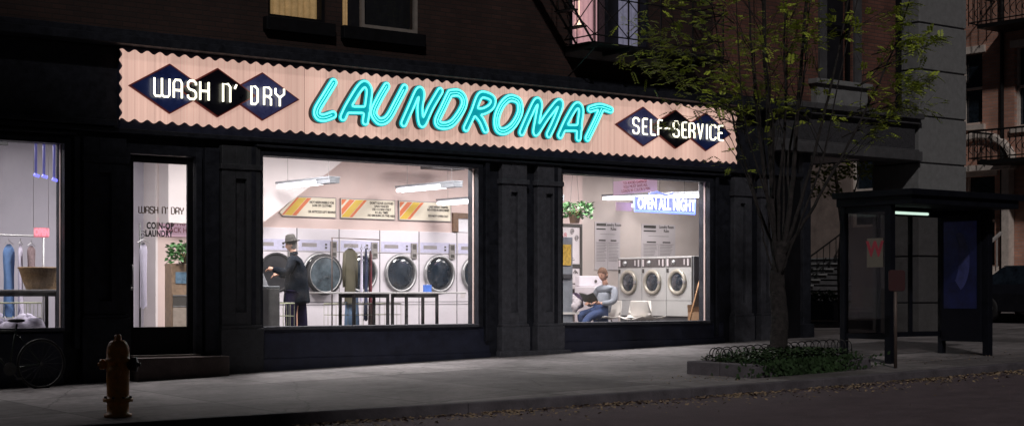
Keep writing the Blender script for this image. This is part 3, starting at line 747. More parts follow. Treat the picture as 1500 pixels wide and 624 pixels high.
# ------------------------------------------------------------------ interior: lights
def fixture(x, y0, y1, z, lab, end=None, z1=None, hang=True):
    # long twin-tube batten running front to back; 'end' = length of bare housing at its near end
    z1 = z if z1 is None else z1
    t = thing('fluorescent_light', lab, 'ceiling light', (x, (y0+y1)/2, z), group='fluorescent lights hung inside the laundromat')
    yl = y0+(end or 0)
    zz = lambda y: z+(z1-z)*(y-y0)/(y1-y0)
    h = MB()
    def bar(xa, xb, ya, yb, da, db): h.add([(xa,ya,zz(ya)+da),(xb,ya,zz(ya)+da),(xb,yb,zz(yb)+da),(xa,yb,zz(yb)+da),(xa,ya,zz(ya)+db),(xb,ya,zz(ya)+db),(xb,yb,zz(yb)+db),(xa,yb,zz(yb)+db)], [(0,3,2,1),(4,5,6,7),(0,1,5,4),(1,2,6,5),(2,3,7,6),(3,0,4,7)])
    bar(x-.11, x+.11, y0, y1, .045, .085)
    if end: bar(x-.10, x+.10, y0, yl, -.03, .045)
    h.build('housing', 'lampm', t, bevel=.005)
    l = MB()
    for s_ in (-.05, .05): l.tube([(x+s_, yl+.02, zz(yl+.02)), (x+s_, y1, zz(y1))], .034, 10)
    l.build('tubes', 'tube', t, smooth=True)
    if hang:
        w_ = MB()
        for yy in (y0+.2, y1-.25): w_.tube([(x, yy, zz(yy)+.08), (x, yy, 4.0)], .004, 5)
        w_.build('suspension_wire', 'inkg', t)
    return t
fixture(14.5, 1.44, 3.26, 3.10, 'lit tube light hanging before the diagonal soffit left of middle window', .45)
fixture(17.2, 1.60, 3.48, 3.15, 'lit tube light hanging above the second and third striped boards', .42)
fixture(18.3, 2.35, 3.70, 2.95, 'lit tube light hanging lowest at right edge of middle window', None)
fixture(20.25, 2.4, 3.9, 3.05, 'lit tube light above the potted plant in right window', .35)
fixture(23.0, 1.15, 4.2, 3.16, 'longest lit tube light behind the OPEN ALL NIGHT neon', None, 3.24)
fixture(23.9, 3.3, 4.3, 3.12, 'short lit tube light below the pink paper notice', None)
fixture(7.6, 2.0, 3.4, 3.05, 'lit tube light at far left edge of the left window', None)
def area(x, y, z, sx, sy, p, col=(1, .93, .915)):
    L = bpy.data.lights.new('lamp', 'AREA'); L.shape = 'RECTANGLE'; L.size = sx; L.size_y = sy; L.energy = p; L.color = col
    o = bpy.data.objects.new('added_area_lamp', L); C.objects.link(o); o.location = (x, y, z); return o
for x, y, p in ((5.5, 1.3, 50), (8.2, 1.3, 70), (10.9, 1.3, 150), (13.4, 1.2, 165), (15.8, 1.2, 172), (18.2, 1.2, 172), (20.6, 1.2, 150), (22.6, 1.5, 98), (24.4, 2.8, 50)):
    area(x, y, 3.93, .6, 1.4, p)  # unseen area lamps added under the ceiling to boost the room light

# ------------------------------------------------------------------ interior: dryers
def make_dryer():
    t = thing('dryer', 'white wall dryer', 'dryer', (0, 0, 0), group='row of dryers along the back wall')
    W = .905
    b = MB(); b.box(.006, W, 0, .0+.5, 0, 2.01)
    b.build('body', 'dry', t, local=True, bevel=.008)
    s = MB(); s.box(0, .006, -.002, .1, 0, 2.01); s.box(.006, W, -.003, .0, 1.575, 1.585); s.box(.006, W, -.003, 0, .638, .648); s.box(.006, W, -.003, 0, .585, .592)
    s.build('seam', 'seam', t, local=True)
    MB().box(.03, W-.02, -.006, 0, 1.60, 1.80).build('label_strip', 'dryb', t, local=True)
    MB().box(.60, .64, -.012, -.006, 1.70, 1.735).box(.60, .64, -.012, -.006, 1.64, 1.675).build('button', 'ink', t, local=True)
    MB().box(.10, .42, -.0075, -.0062, 1.67, 1.74).build('label', 'inkg', t, local=True)
    MB().box(.09, .20, -.004, -.0005, .72, .80).build('sticker', 'paper', t, local=True)
    c = MB().box(.71, .84, -.04, -.0065, 1.48, 1.78).build('coin_box', 'coin', t, local=True, bevel=.006)
    MB().box(.735, .815, -.044, -.041, 1.66, 1.75).box(.735, .815, -.044, -.041, 1.51, 1.57).build('coin_slot', 'ink', c, local=True)
    x, z = .47, 1.19
    d = MB(); d.lathe([(.372, 0), (.378, .02), (.36, .05), (.325, .055), (.315, .03), (.312, .01)], (x, -.002, z), (0, -1, 0), 40, capped=False)
    dr = d.build('door', 'chrome', t, local=True, smooth=True)
    MB().lathe([(.315, 0), (.30, .012), (.20, .03), (.05, .036), (.001, .037)], (x, -.004, z), (0, -1, 0), 36, capped=False).build('door_glass', 'drum', dr, local=True, smooth=True)
    MB().box(x-.37, x-.335, -.085, -.045, z-.09, z+.09).build('handle', 'chrome', dr, local=True, bevel=.006)
    MB().box(.02, W-.02, -.004, -.0, .60, .632).build('lint_door', 'dry', t, local=True)
    return t
dn = ['white wall dryer at left of middle window, its round door swung open', 'white wall dryer behind the man with another machine\'s open door in front',
      'white wall dryer behind the hanging clothes', 'white wall dryer with blue box before its round door', 'white wall dryer right of the one with the blue box', 'rightmost white wall dryer with orange reflections, cut by window frame', 'white wall dryer hidden past the right window frame']
D0 = make_dryer(); dryers = [D0]
for k in range(6):
    o = D0 if k == 0 else dup(D0, (0,0,0))
    o.location = (14.352+.912*k, 3.995, FZ); o['label'] = dn[k]
    if k: dryers.append(o)
# first dryer: open mouth and its door swung against the next machine
o0 = dryers[0]
for ch in list(dryers[1].children):
    pass
for ch in list(D0.children):
    if ch.name.startswith('door'):
        for g2 in list(ch.children): bpy.data.objects.remove(g2)
        bpy.data.objects.remove(ch)
ox = .47
MB().lathe([(.36, 0), (.365, .02), (.33, .03), (.32, .0)], (ox, -.002, 1.19), (0,-1,0), 36, capped=False).build('door_ring', 'gasket', D0, local=True, smooth=True)
MB().lathe([(.325, .0), (.001, .002)], (ox, -.004, 1.19), (0,-1,0), 36, capped=False).build('drum_opening', 'unlit', D0, local=True)
od = MB(); od.lathe([(.372, 0), (.385, .03), (.385, .07), (.36, .09), (.335, .085)], (1.40, -.12, 1.155), (0,-1,0), 40, capped=False)
odo = od.build('open_door', 'gasket', D0, local=True, smooth=True)
MB().lathe([(.335, .088), (.33, .096), (.322, .096), (.316, .085)], (1.40, -.12, 1.155), (0,-1,0), 40, capped=False).build('door_trim', 'chrome', odo, local=True, smooth=True)
MB().lathe([(.33, .075), (.25, .08), (.1, .11), (.001, .12)], (1.40, -.12, 1.155), (0,-1,0), 40, capped=False).build('door_glass', mat('grey_door_glass', (.07, .09, .105), .12, ns=5, na=.6, spec=.6), odo, local=True, smooth=True)
MB().box(.84, 1.06, -.16, .0, 1.1, 1.22).build('hinge', 'chrome', D0, local=True)

# ------------------------------------------------------------------ front-loading washers, running back from the window
def make_washer():
    t = thing('front_loading_washer', 'steel front loading washer', 'washing machine', (0,0,0), group='front loading washers on the dark plinth')
    W, Dp, H = .715, .75, 1.19
    MB().box(0, W, 0, Dp, 0, H).build('body', 'wash', t, local=True, bevel=.012)
    MB().box(.01, W-.01, -.012, .0, H-.21, H-.03).build('control_panel', 'panel', t, local=True, bevel=.004)
    MB().box(.03, .08, -.018, -.012, H-.19, H-.05).box(W-.2, W-.17, -.018, -.012, H-.17, H-.06).box(W-.1, W-.06, -.018, -.012, H-.19, H-.05).build('label_plate', 'paper', t, local=True)
    MB().lathe([(.055, 0), (.055, .015), (.03, .02), (.025, .04), (.001, .041)], (.22, -.013, H-.12), (0,-1,0), 20, capped=False).build('dial', 'chrome', t, local=True, smooth=True)
    x, z = .33, .68
    d = MB(); d.lathe([(.252, 0), (.258, .03), (.235, .055), (.195, .05), (.18, .02)], (x, -.001, z), (0,-1,0), 36, capped=False)
    dr = d.build('door', mat('cream_steel', (.40, .37, .31), .42, metal=.3), t, local=True, smooth=True) if not K.get('creamst') else d.build('door', 'creamst', t, local=True, smooth=True)
    MB().lathe([(.185, .012), (.12, .045), (.001, .06)], (x, -.002, z), (0,-1,0), 30, capped=False).build('door_glass', 'drum', dr, local=True, smooth=True)
    MB().box(x+.20, x+.26, -.07, -.035, z-.03, z+.03).build('handle', 'chrome', dr, local=True, bevel=.005)
    MB().box(0.0, W, -.003, 0, .31, .317).box(0, .004, -.003, 0, 0, H).build('seam', 'seam', t, local=True)
    MB().box(.03, .07, -.02, -.0, H-.32, H-.24).build('latch', 'ink', t, local=True)
    return t
WA = make_washer()
wl = ['steel front loading washer nearest the window, beside the leaning broom', 'middle steel front loading washer of the three', 'steel front loading washer furthest back, behind the empty white chairs']
for k in range(3):
    o = WA if k == 0 else dup(WA, (0,0,0))
    o.location = (22.32, .86+.72*(k+1), .75); o.rotation_euler = (0, 0, -PI/2); o['label'] = wl[k]
MB().box(22.36, 23.3, .88, 3.0, FZ, .75).build('washer_plinth', 'seam', label='low dark plinth under the three front loading washers', cat='plinth')
# (bodies of the washers: near side shows darker steel)
MB().box(22.36, 23.1, .835, .855, .76, 1.93).build('steel_end_panel', 'washd', label='grey steel end panel closing the row of washers', cat='panel')
# top-loading washer behind the reader
tw = thing('top_loading_washer', 'white top loading washer behind the seated reader', 'washing machine', (22.1, 3.3, FZ))
MB().box(21.75, 22.4, 3.1, 3.75, FZ, FZ+.95).build('body', 'dry', tw, bevel=.02)
MB().poly_prism([(21.76, FZ+.95), (22.39, FZ+.95), (22.39, FZ+1.17), (21.76, FZ+1.17)], 3.6, 3.75).build('control_panel', 'dry', tw, bevel=.02)
MB().box(21.82, 22.33, 3.14, 3.5, FZ+.951, FZ+.965).build('lid', 'dry', tw, bevel=.01)
MB().lathe([(.03,0),(.03,.02),(.001,.021)], (22.2, 3.6, FZ+1.06), (0,-1,0), 14, capped=False).build('dial', 'ink', tw)

# ------------------------------------------------------------------ striped boards over the dryers
def board(x0, x1, z0, z1, lines, lab, cut=0., firsto=True):
    t = thing('striped_notice_board', lab, 'notice board', ((x0+x1)/2, 3.99, z0), group='cream notice boards with orange and yellow stripes')
    y = 3.985
    P = [(x0, z0), (x1, z0), (x1, z1), (x0+cut, z1)]
    if cut: P = [(x0+.06, z0), (x1, z0), (x1, z1), (x0+cut, z1), (x0, z0+.06)]
    MB().poly_prism(P, y, 4.018).build('board', 'cream', t)
    h = z1-z0
    def stripe(a, b, m, nm):        # diagonal band: x at bottom a..b, sloping right by .75h
        sl = .92*h; Q = []
        for (xa, za) in ((a, z0+.012), (b, z0+.012), (b+sl, z1-.012), (a+sl, z1-.012)): Q.append((xa, za))
        # clip to left edge
        if a < x0+.012:
            xl = x0+.012
            def zat(xb): return z0+.012+(xl-xb)/sl*(h-.024)
            Q = []
            if b >= xl: Q.append((xl, z0+.012)); Q.append((b, z0+.012))
            else: Q.append((xl, zat(b)))
            Q += [(b+sl, z1-.012), (a+sl, z1-.012), (xl, zat(a))]
        MB().poly_prism(Q, y-.003, y-.0005).build(nm, m, t)
    s0 = x0-(.0 if not cut else -.02)
    if not cut:
        stripe(s0-.30, s0-.20, 'orange', 'stripe'); stripe(s0-.14, s0-.02, 'orange', 'stripe'); stripe(s0+.0, s0+.17, 'yellow', 'stripe'); stripe(s0+.18, s0+.25, 'orange', 'stripe')
    else:
        stripe(x0+.08, x0+.24, 'yellow', 'stripe'); stripe(x0+.25, x0+.34, 'orange', 'stripe'); stripe(x0+.03, x0+.075, 'orange', 'stripe')
    f = MB()
    if not cut: f.box(x0-.012, x0, y-.006, 4.018, z0-.012, z1+.012)
    f.box(x1, x1+.012, y-.006, 4.018, z0-.012, z1+.012); f.box(x0+cut, x1, y-.006, 4.018, z1, z1+.012); f.box(x0+(.06 if cut else 0), x1, y-.006, 4.018, z0-.012, z0)
    f.build('frame', 'inkg', t)
    text_mesh('lettering', lines, .062, 'ink', (x1-.30, y-.004, (z0+z1)/2), t, sx=.8, off=.001)
board(14.90, 16.09, 2.63, 2.985, 'NOT RESPONSIBLE FOR\nLOSS OF CLOTHES\n\nOR ARTICLES LEFT BEHIND', 'leftmost striped board, its left end slanted along the stair soffit', .33)
board(16.21, 17.42, 2.63, 2.985, 'DON\'T LEAVE CLOTHES\nUNATTENDED\nUSE 4 COINS ONLY\nAT ALL TIMES\nNO SMOKING IN THIS AREA', 'middle striped notice board above the dryers')
board(17.53, 18.75, 2.63, 2.985, 'LAST WASH 10:00PM\nNO DYES IN MACHINES\n\nDO NOT OVERLOAD', 'rightmost striped notice board next to the brown wood frame')
wf = thing('wood_framed_mirror', 'pale mirror in a brown wood frame above the right dryers', 'mirror', (19.6, 3.98, 2.42))
MB().box(18.80, 18.93, 3.96, 4.018, 2.42, 2.80).box(18.93, 20.2, 3.96, 4.018, 2.69, 2.80).build('frame', 'wood', wf, bevel=.006)
MB().box(18.93, 20.2, 3.99, 4.018, 2.42, 2.69).build('glass', mat('pale_mirror', (.7, .68, .72), .3, ns=2, na=.04), wf)
MB().box(17.55, 18.3, 2.9, 3.3, 3.56, 3.66).build('air_vent', 'seam', label='dark air vent under the ceiling at top of middle window', cat='air vent')

# rules posters on far right wall
def rules(x0, x1, z0, z1, lab):
    t = thing('rules_poster', lab, 'poster', ((x0+x1)/2, 4.6, z0), group='laundry room rules posters')
    y = 4.60; w_ = x1-x0
    MB().box(x0, x1, y, 4.618, z0, z1).build('sheet', 'paper', t)
    b = MB(); b.box(x0+.06*w_, x0+.42*w_, y-.003, y, z1-.09, z1-.03); b.box(x0+.06*w_, x0+.42*w_, y-.003, y, z1-.17, z1-.14); b.box(x0+.15*w_, x0+.42*w_, y-.003, y, z1-.415, z1-.385); b.box(x0+.62*w_, x0+.85*w_, y-.003, y, z1-.415, z1-.385); b.build('heading_bar', 'ink', t)
    text_mesh('lettering', 'Laundry Room\nRules', .095, 'ink', (x0+.73*w_, y-.003, z1-.10), t, sx=.8, off=.001)
    l = MB()
    l.box(x0+.2*w_, x0+.8*w_, y-.003, y, z1-.27, z1-.26)
    for k in range(13):
        zz = z1-.47-.032*k
        if zz < z0+.04: break
        for a, b_ in ((.06, .46), (.54, .94)):
            l.box(x0+a*w_, x0+(b_-random.uniform(0, .1))*w_, y-.003, y, zz, zz+.010)
    l.box(x0+.04*w_, x0+.48*w_, y-.003, y, z1-.45, z1-.443); l.box(x0+.5*w_, x0+.505*w_, y-.003, y, z0+.03, z1-.443); l.box(x0+.52*w_, x0+.96*w_, y-.003, y, z1-.45, z1-.443)
    l.build('fine_print', 'inkg', t)
rules(23.05, 23.78, 1.72, 2.76, 'laundry room rules poster left, partly behind the black framed notice')
rules(24.42, 25.45, 1.72, 2.75, 'laundry room rules poster right, directly above the washers')

# black framed notices, plant, small vending machine
fr = thing('framed_notice', 'black framed notice with swirl drawings and red heading, hung on pink wall', 'framed notice', (22.0, 3.98, 1.35))
xa, xb = 21.27, 22.14
f = MB(); f.box(xa, xa+.05, 3.95, 4.015, 1.22, 2.66); f.box(xb-.05, xb, 3.95, 4.015, 1.22, 2.66)
for z0, z1 in ((2.60, 2.66), (1.75, 1.82), (1.22, 1.30)): f.box(xa+.05, xb-.05, 3.95, 4.015, z0, z1)
f.build('frame', 'ink', fr)
MB().box(xa+.05, xb-.05, 3.98, 4.012, 1.82, 2.60).box(xa+.05, xb-.05, 3.98, 4.012, 1.30, 1.75).build('sheet', 'paper', fr)
text_mesh('lettering', 'HAIR\nPLACE', .14, 'redink', (21.62, 3.978, 2.35), fr, sx=.8)
s_ = MB()
for cx, cz in ((21.88, 2.50), (22.0, 2.36)):
    s_.tube([(cx+.055*(1-k/30)*math.cos(k*.55), 3.975, cz+.07*(1-k/30)*math.sin(k*.55)) for k in range(26)], .008, 5)
s_.build('swirl_drawing', 'inkg', fr)
s_ = MB()
for k in range(16):
    x = 21.38+random.random()*.6; z = random.choice((1.66, 1.38))+random.uniform(-.04, .04)
    s_.tube([(x, 3.975, z), (x+.05, 3.975, z+random.uniform(-.06, .06)), (x+.08, 3.975, z)], .009, 5)
for k in range(6): s_.box(21.4, 21.4+random.uniform(.3, .55), 3.976, 3.979, 1.9+.04*k, 1.912+.04*k)
s_.build('drawing', 'ink', fr)
vm = thing('small_vending_machine', 'narrow grey vending machine with yellow window at left of right window', 'vending machine', (20.0, 2.3, FZ))
MB().box(19.7, 20.32, 2.1, 2.5, FZ, 2.3).build('body', 'lampm', vm, bevel=.01)
MB().box(20.02, 20.27, 2.085, 2.1, 1.75, 2.15).build('display_window', mat('amber_rows', (.5, .32, .06), .4, ns=18, na=.4), vm)
MB().box(20.0, 20.29, 2.08, 2.1, 1.5, 1.58).build('coin_tray', 'seam', vm)

def leaves(mb, c, n, rx, rz_, size, droop=.3):
    for i in range(n):
        a = random.uniform(0, 2*PI); r = random.random()**.5
        p = Vector((c[0]+rx*r*math.cos(a), c[1]+rx*r*math.sin(a), c[2]+rz_*(random.random()-.35) - droop*r*rz_))
        u = Vector((math.cos(a+random.uniform(-1, 1)), math.sin(a+random.uniform(-1, 1)), random.uniform(-.9, .5))).normalized()*size*random.uniform(.6, 1.2)
        w_ = u.cross(Vector((random.uniform(-1, 1), random.uniform(-1, 1), 1))).normalized()*size*.38
        mb.add([p, p+u*.45+w_, p+u, p+u*.45-w_], [(0,1,2,3)])
pp = thing('hanging_potted_plant', 'leafy green plant in a tan pot at left edge of right window', 'potted plant', (20.3, 1.9, 2.62))
MB().lathe([(.09, 0), (.13, .2), (.14, .22), (.12, .21)], (20.2, 1.9, 2.56), (0,0,1), 18).build('pot', 'card', pp, smooth=True)
m = MB(); leaves(m, (20.26, 1.9, 2.84), 240, .26, .26, .10); m.build('foliage', 'leafp', pp)
MB().tube([(20.07, 1.9, 2.76), (20.2, 1.9, 4.0), (20.33, 1.9, 2.76)], .004, 5).build('hanger', 'ink', pp)

# ------------------------------------------------------------------ garments
def garment(mb, x, y, z, w_, h, kind='shirt', rz=0.):
    c, s = math.cos(rz), math.sin(rz)
    if kind == 'shirt': prof = [(0, .16), (.06, .5), (.12, .62), (.22, .60), (.45, .5), (.8, .5), (1, .52)]
    elif kind == 'trouser': prof = [(0, .42), (.1, .44), (.35, .46), (.7, .5), (1, .52)]
    else: prof = [(0, .1), (.05, .45), (.3, .5), (.7, .58), (1, .64)]
    rings = []
    n = 22
    for t_, hw in prof:
        rr = []
        for i in range(n):
            a = 2*PI*i/n
            wob = 1+.10*math.sin(3*a+t_*5)+.07*math.sin(7*a+2*t_)
            lx = hw*w_*math.cos(a); ly = .16*w_*math.sin(a)*wob*(.5+t_)
            zz = z-h*t_ + (.02*math.sin(4*a) if t_ == 1 else 0)
            rr.append((x+lx*c-ly*s, y+lx*s+ly*c, zz))
        rings.append(rr)
    k = len(mb.v)
    for r_ in rings: mb.v += r_
    for i in range(len(rings)-1):
        for j in range(n): mb.f.append((k+i*n+j, k+i*n+(j+1) % n, k+(i+1)*n+(j+1) % n, k+(i+1)*n+j))
    mb.f.append(tuple(k+j for j in range(n)))
    return mb
def hang(name, lab, cat, m, x, y, z, w_, h, kind, rz=0., group=None, sleeves=False):
    t = thing(name, lab, cat, (x, y, z-h), group=group)
    g_ = garment(MB(), x, y, z, w_, h, kind, rz)
    if sleeves:
        for sgn in (-1, 1):
            c, s = math.cos(rz)*sgn, math.sin(rz)*sgn
            g_.tube([(x+c*w_*.52, y+s*w_*.52, z-.09*h), (x+c*w_*.62, y+s*w_*.62, z-.35*h), (x+c*w_*.60, y+s*w_*.60, z-.72*h)], [w_*.12, w_*.11, w_*.09], 8)
    g_.build('cloth', m, t, smooth=True)
    MB().tube([(x-.12*math.cos(rz), y-.12*math.sin(rz), z), (x, y, z+.05), (x, y, z+.09)], .005, 5).tube([(x+.12*math.cos(rz), y+.12*math.sin(rz), z), (x, y, z+.05)], .005, 5).build('hanger', 'chrome', t)
    return t

# laundry cart with a hanging rail, left of the tables
def cart(x0, x1, y0, y1, rail, lab, zt=1.0, posts=(0,), rods=1.):
    t = thing('laundry_cart', lab, 'laundry cart', ((x0+x1)/2, (y0+y1)/2, FZ), group='wire laundry carts')
    w_ = MB(); zb = FZ+.22
    for z in (zt, (zt+zb)/2, zb):
        w_.tube([(x0, y0, z), (x1, y0, z), (x1, y1, z), (x0, y1, z)], .012 if z == zt else .005, 6, closed=True)
    nx = 8
    for i in range(nx+1):
        x = x0+(x1-x0)*i/nx
        for y in (y0, y1): w_.tube([(x, y, zb), (x, y, zt)], .004, 5)
    for i in range(1, 4):
        y = y0+(y1-y0)*i/4
        for x in (x0, x1): w_.tube([(x, y, zb), (x, y, zt)], .004, 5)
    w_.build('basket', 'wire', t)
    for x in (x0+.05, x1-.05):
        for y in (y0+.05, y1-.05):
            MB().lathe([(.045, -.012), (.045, .012)], (x, y, FZ+.045), (0,1,0), 14).build('wheel', 'gasket', t)
    MB().tube([(x0+.05, y0+.05, zb), (x0+.05, y0+.05, FZ+.09)], .01, 6).tube([(x1-.05, y0+.05, zb), (x1-.05, y0+.05, FZ+.09)], .01, 6).tube([(x0+.05, y1-.05, zb), (x0+.05, y1-.05, FZ+.09)], .01, 6).tube([(x1-.05, y1-.05, zb), (x1-.05, y1-.05, FZ+.09)], .01, 6).build('caster_stem', 'chrome', t)
    if rail:
        ym = (y0+y1)/2
        MB().tube([(x0, ym, zb), (x0, ym, rail), (x0+.95, ym-.1, rail-.02)], .013, 8).build('hanging_rail', 'pole', t, smooth=True)
    return t
cart(15.30, 16.6, 2.55, 3.1, 2.20, 'wire laundry cart with tall rail of hanging clothes in front of dryers', 1.02)
hang('jacket', 'olive brown jacket hanging on the laundry cart rail', 'jacket', 'olive', 15.66, 2.79, 2.02, .25, .98, 'shirt', .15, sleeves=True)
hang('jeans', 'light blue jeans hanging below the olive jacket', 'jeans', 'jeanl', 15.74, 2.86, 1.25, .33, .80, 'trouser', .1)
hang('shirt', 'pale blue shirt hanging between the olive jacket and maroon coat', 'shirt', 'whitec', 15.87, 2.74, 2.0, .13, .95, 'shirt', 1.2)
hang('coat', 'navy coat hanging on the laundry cart rail', 'coat', 'navyc', 15.95, 2.72, 2.02, .14, 1.3, 'shirt', 1.3)
hang('coat', 'long maroon coat hanging rightmost on the laundry cart rail', 'coat', 'maroon', 16.04, 2.71, 1.98, .14, 1.35, 'shirt', 1.3)

# folding tables
def table(x0, x1, y0, y1, zt, lab, legs_x):
    t = thing('folding_table', lab, 'table', ((x0+x1)/2, (y0+y1)/2, FZ), group='narrow black legged folding tables')
    MB().box(x0, x1, y0, y1, zt-.03, zt).build('table_top', 'greyst', t, bevel=.006)
    MB().box(legs_x[0], legs_x[1], y0+.03, y0+.06, zt-.10, zt-.031).box(legs_x[0], legs_x[1], y1-.06, y1-.03, zt-.10, zt-.031).build('apron', 'black', t)
    for x in legs_x:
        for y in (y0+.05, y1-.05):
            MB().box(x-.022, x+.022, y-.022, y+.022, FZ, zt-.031).build('leg', 'black', t)
    return t
table(14.62, 16.12, 2.0, 2.55, 1.23, 'black legged table below the hanging clothes', (15.27, 15.98))
table(16.16, 17.68, 2.0, 2.55, 1.23, 'black legged table under the blue box', (16.38, 17.05))
bb = thing('detergent_box', 'small blue detergent box standing on the right table', 'box', (16.98, 2.25, 1.23))
MB().box(16.90, 17.04, 2.2, 2.28, 1.231, 1.36).build('carton', 'bluebox', bb, bevel=.004)
MB().lathe([(.02, 0), (.02, .02)], (16.97, 2.24, 1.36), (0,0,1), 12).build('cap', 'paper', bb)

# grey cabinet and rail by the left edge of the middle window
gc = thing('grey_utility_cabinet', 'low grey metal cabinet at bottom left corner of middle window', 'cabinet', (12.9, .9, FZ))
MB().box(12.5, 13.02, .7, 1.2, FZ, 1.32).build('body', 'lampm', gc, bevel=.01)
MB().box(12.52, 13.0, .694, .70, .5, 1.28).build('front_panel', 'greyst', gc, bevel=.004)
cart(12.95, 13.75, 1.5, 2.0, None, 'wire laundry cart in front of the standing man', 1.04)
ck = thing('cart_pole', 'thin upright pole with hook held by the standing man', 'pole', (13.1, 1.55, FZ))
MB().tube([(13.13, 1.6, FZ), (13.13, 1.6, 2.12), (13.16, 1.6, 2.18)], .011, 7).build('rod', 'pole', ck, smooth=True)
MB().lathe([(.05, 0), (.05, .02), (.012, .03)], (13.13, 1.6, FZ), (0,0,1), 14).build('foot', 'gasket', ck)
lb = thing('laundry_bag', 'grey cloth laundry bag hanging below the man\'s hand', 'laundry bag', (13.3, 1.8, 1.05))
b = MB(); b.lathe([(.02, .58), (.035, .52), (.09, .40), (.15, .2), (.16, .08), (.1, 0), (.001, -.01)], (13.33, 1.85, 1.0), (0,0,1), 18, capped=False)
b.build('sack', mat('grey_sack', (.13, .135, .15), .95, ns=6, na=.3), lb, smooth=True)

# ------------------------------------------------------------------ people
def hand(pts, edges, wrist, base, d, curl, side=1, up=(0,0,1)):
    """adds palm and five short finger chains from vertex index 'wrist'"""
    d = Vector(d).normalized(); up = Vector(up); sd = d.cross(up).normalized()*side; dn = -up
    b0 = Vector(base)
    pts.append((*(b0+d*.05), (.034, .022))); pi = len(pts)-1; edges.append((wrist, pi))
    return pi
def fingers(name, base, d, m, parent, side=1, up=(0,0,1), curl=.9):
    d = Vector(d).normalized(); up = Vector(up).normalized(); sd = d.cross(up).normalized()
    b0 = Vector(base)
    for i, (o_, L) in enumerate(((-.030, .062), (-.010, .074), (.010, .070), (.029, .055))):
        q = b0+d*.03+sd*o_; pts = [(*q, .010)]
        dirv = d.copy()
        for k in range(3):
            dirv = (dirv - up*curl*.45).normalized(); q = q+dirv*L/3*1.2; pts.append((*q, .0095-.001*k))
        yield pts
    q = b0-d*.01+sd*(.035*side); pts = [(*q, .012)]
    dirv = (d*.6+sd*side*.7-up*.3).normalized()
    for k in range(2):
        q = q+dirv*.03; pts.append((*q, .0105)); dirv = (dirv+d*.5-sd*side*.4).normalized()
    yield pts
def add_hand(mb, base, d, side=1, up=(0,0,1), curl=.9):
    base = Vector(base); d = Vector(d).normalized()
    mb.tube([base-d*.05, base-d*.02, base+d*.02, base+d*.045], [.024, .032, .038, .03], 10)
    for pts in fingers('', base, d, None, None, side, up, curl):
        mb.tube([p[:3] for p in pts], [p[3] for p in pts], 7)

def head_geo(mb, c, fwd, tilt=0.):
    """head centred at c, facing fwd (unit, horizontal), nodding by tilt"""
    n = 26; mm = 20; c = Vector(c); f = Vector(fwd).normalized(); r = Vector((f.y, -f.x, 0)); up = Vector((0,0,1))
    rot = Matrix.Rotation(tilt, 3, r*-1)
    f = rot @ f; up = rot @ up
    k = len(mb.v)
    for i in range(mm+1):
        th = PI*i/mm; z = math.cos(th)
        for j in range(n):
            a = 2*PI*j/n; x = math.sin(th)*math.cos(a); y = math.sin(th)*math.sin(a)
            X = .098*x; Y = .076*y; Z = .118*z
            if z < 0: Y *= 1-.38*(-z)**1.3; X = X*(1-.18*(-z)) + .012*(-z)
            if x < 0 and z < -.2: X *= .75
            if x > .8:                               # face relief
                t = max(0, 1-abs(y)/.28)
                X += .022*t*math.exp(-((z+.12)/.13)**2)          # nose
                X -= .007*math.exp(-((z-.05)/.09)**2)*(1 if abs(y) > .12 else .2)   # eye sockets
                X += .005*t*math.exp(-((z+.48)/.06)**2)          # lips
                X += .006*t*math.exp(-((z+.85)/.12)**2)          # chin
            mb.v.append(tuple(c+f*X+r*Y+up*Z))
    for i in range(mm):
        for j in range(n):
            a = k+i*n+j; b = k+i*n+(j+1) % n; mb.f.append((a, a+n, b+n, b))
    for s in (-1, 1):                                # ears
        e = c+r*(.078*s)-f*.005-up*.01
        mb.sphere(e, .026, 8, (.7, .5, 1.1))
    return f, r, up
def hair_cap(name, m, parent, c, f, r, up, low=-.15, grow=1.09, front=.45):
    mb = MB(); n = 28; mm = 14; k = 0
    for i in range(mm+1):
        th = PI*.72*i/mm; z = math.cos(th)
        for j in range(n):
            a = 2*PI*j/n; x = math.sin(th)*math.cos(a); y = math.sin(th)*math.sin(a)
            zz = z
            if x > .1: zz = max(z, front*min(1, (x-.1)*1.6))       # hairline over the forehead
            g2 = grow*(1+.03*math.sin(a*9+i)+.02*math.sin(a*17+2*i))
            s_ = 1 if zz == z else math.sqrt(max(.05, 1-zz*zz))/max(.2, math.sin(th))
            mb.v.append(tuple(Vector(c)+f*(.098*x*g2*min(1, s_*1.02))+r*(.078*y*g2*min(1, s_*1.02))+up*(.118*zz*g2+.004)))
    for i in range(mm):
        for j in range(n):
            a = i*n+j; b = i*n+(j+1) % n; mb.f.append((a, a+n, b+n, b))
    return mb.build(name, m, parent, local=True, smooth=True)

# standing man with hat, seen side-on, emptying a dryer
man = thing('person', 'man in grey hat and dark overcoat standing before an open dryer', 'person', (14.08, 2.0, FZ), R(138))
pts = [(0,0,.92,(.12,.15)), (0,.09,.86,.09), (.01,.10,.48,.06), (-.01,.10,.08,.042), (.10,.11,.035,(.035,.045)), (0,-.09,.86,.09), (.0,-.10,.48,.06), (-.03,-.10,.08,.042), (.08,-.11,.035,(.035,.045)),
       (.0,0,1.15,(.07,.10)), (.02,0,1.33,(.06,.09)), (.035,0,1.45,.045), (.055,0,1.53,.045), (.03,.16,1.34,.03), (.10,.24,1.16,.035), (.33,.17,1.20,.034), (.03,-.16,1.34,.03), (.08,-.25,1.14,.035), (.31,-.20,1.12,.034)]
ed = [(0,1),(1,2),(2,3),(3,4),(0,5),(5,6),(6,7),(7,8),(0,9),(9,10),(10,11),(11,12),(10,13),(13,14),(14,15),(10,16),(16,17),(17,18)]
body = skinned('body', pts, ed, 'skin', man)
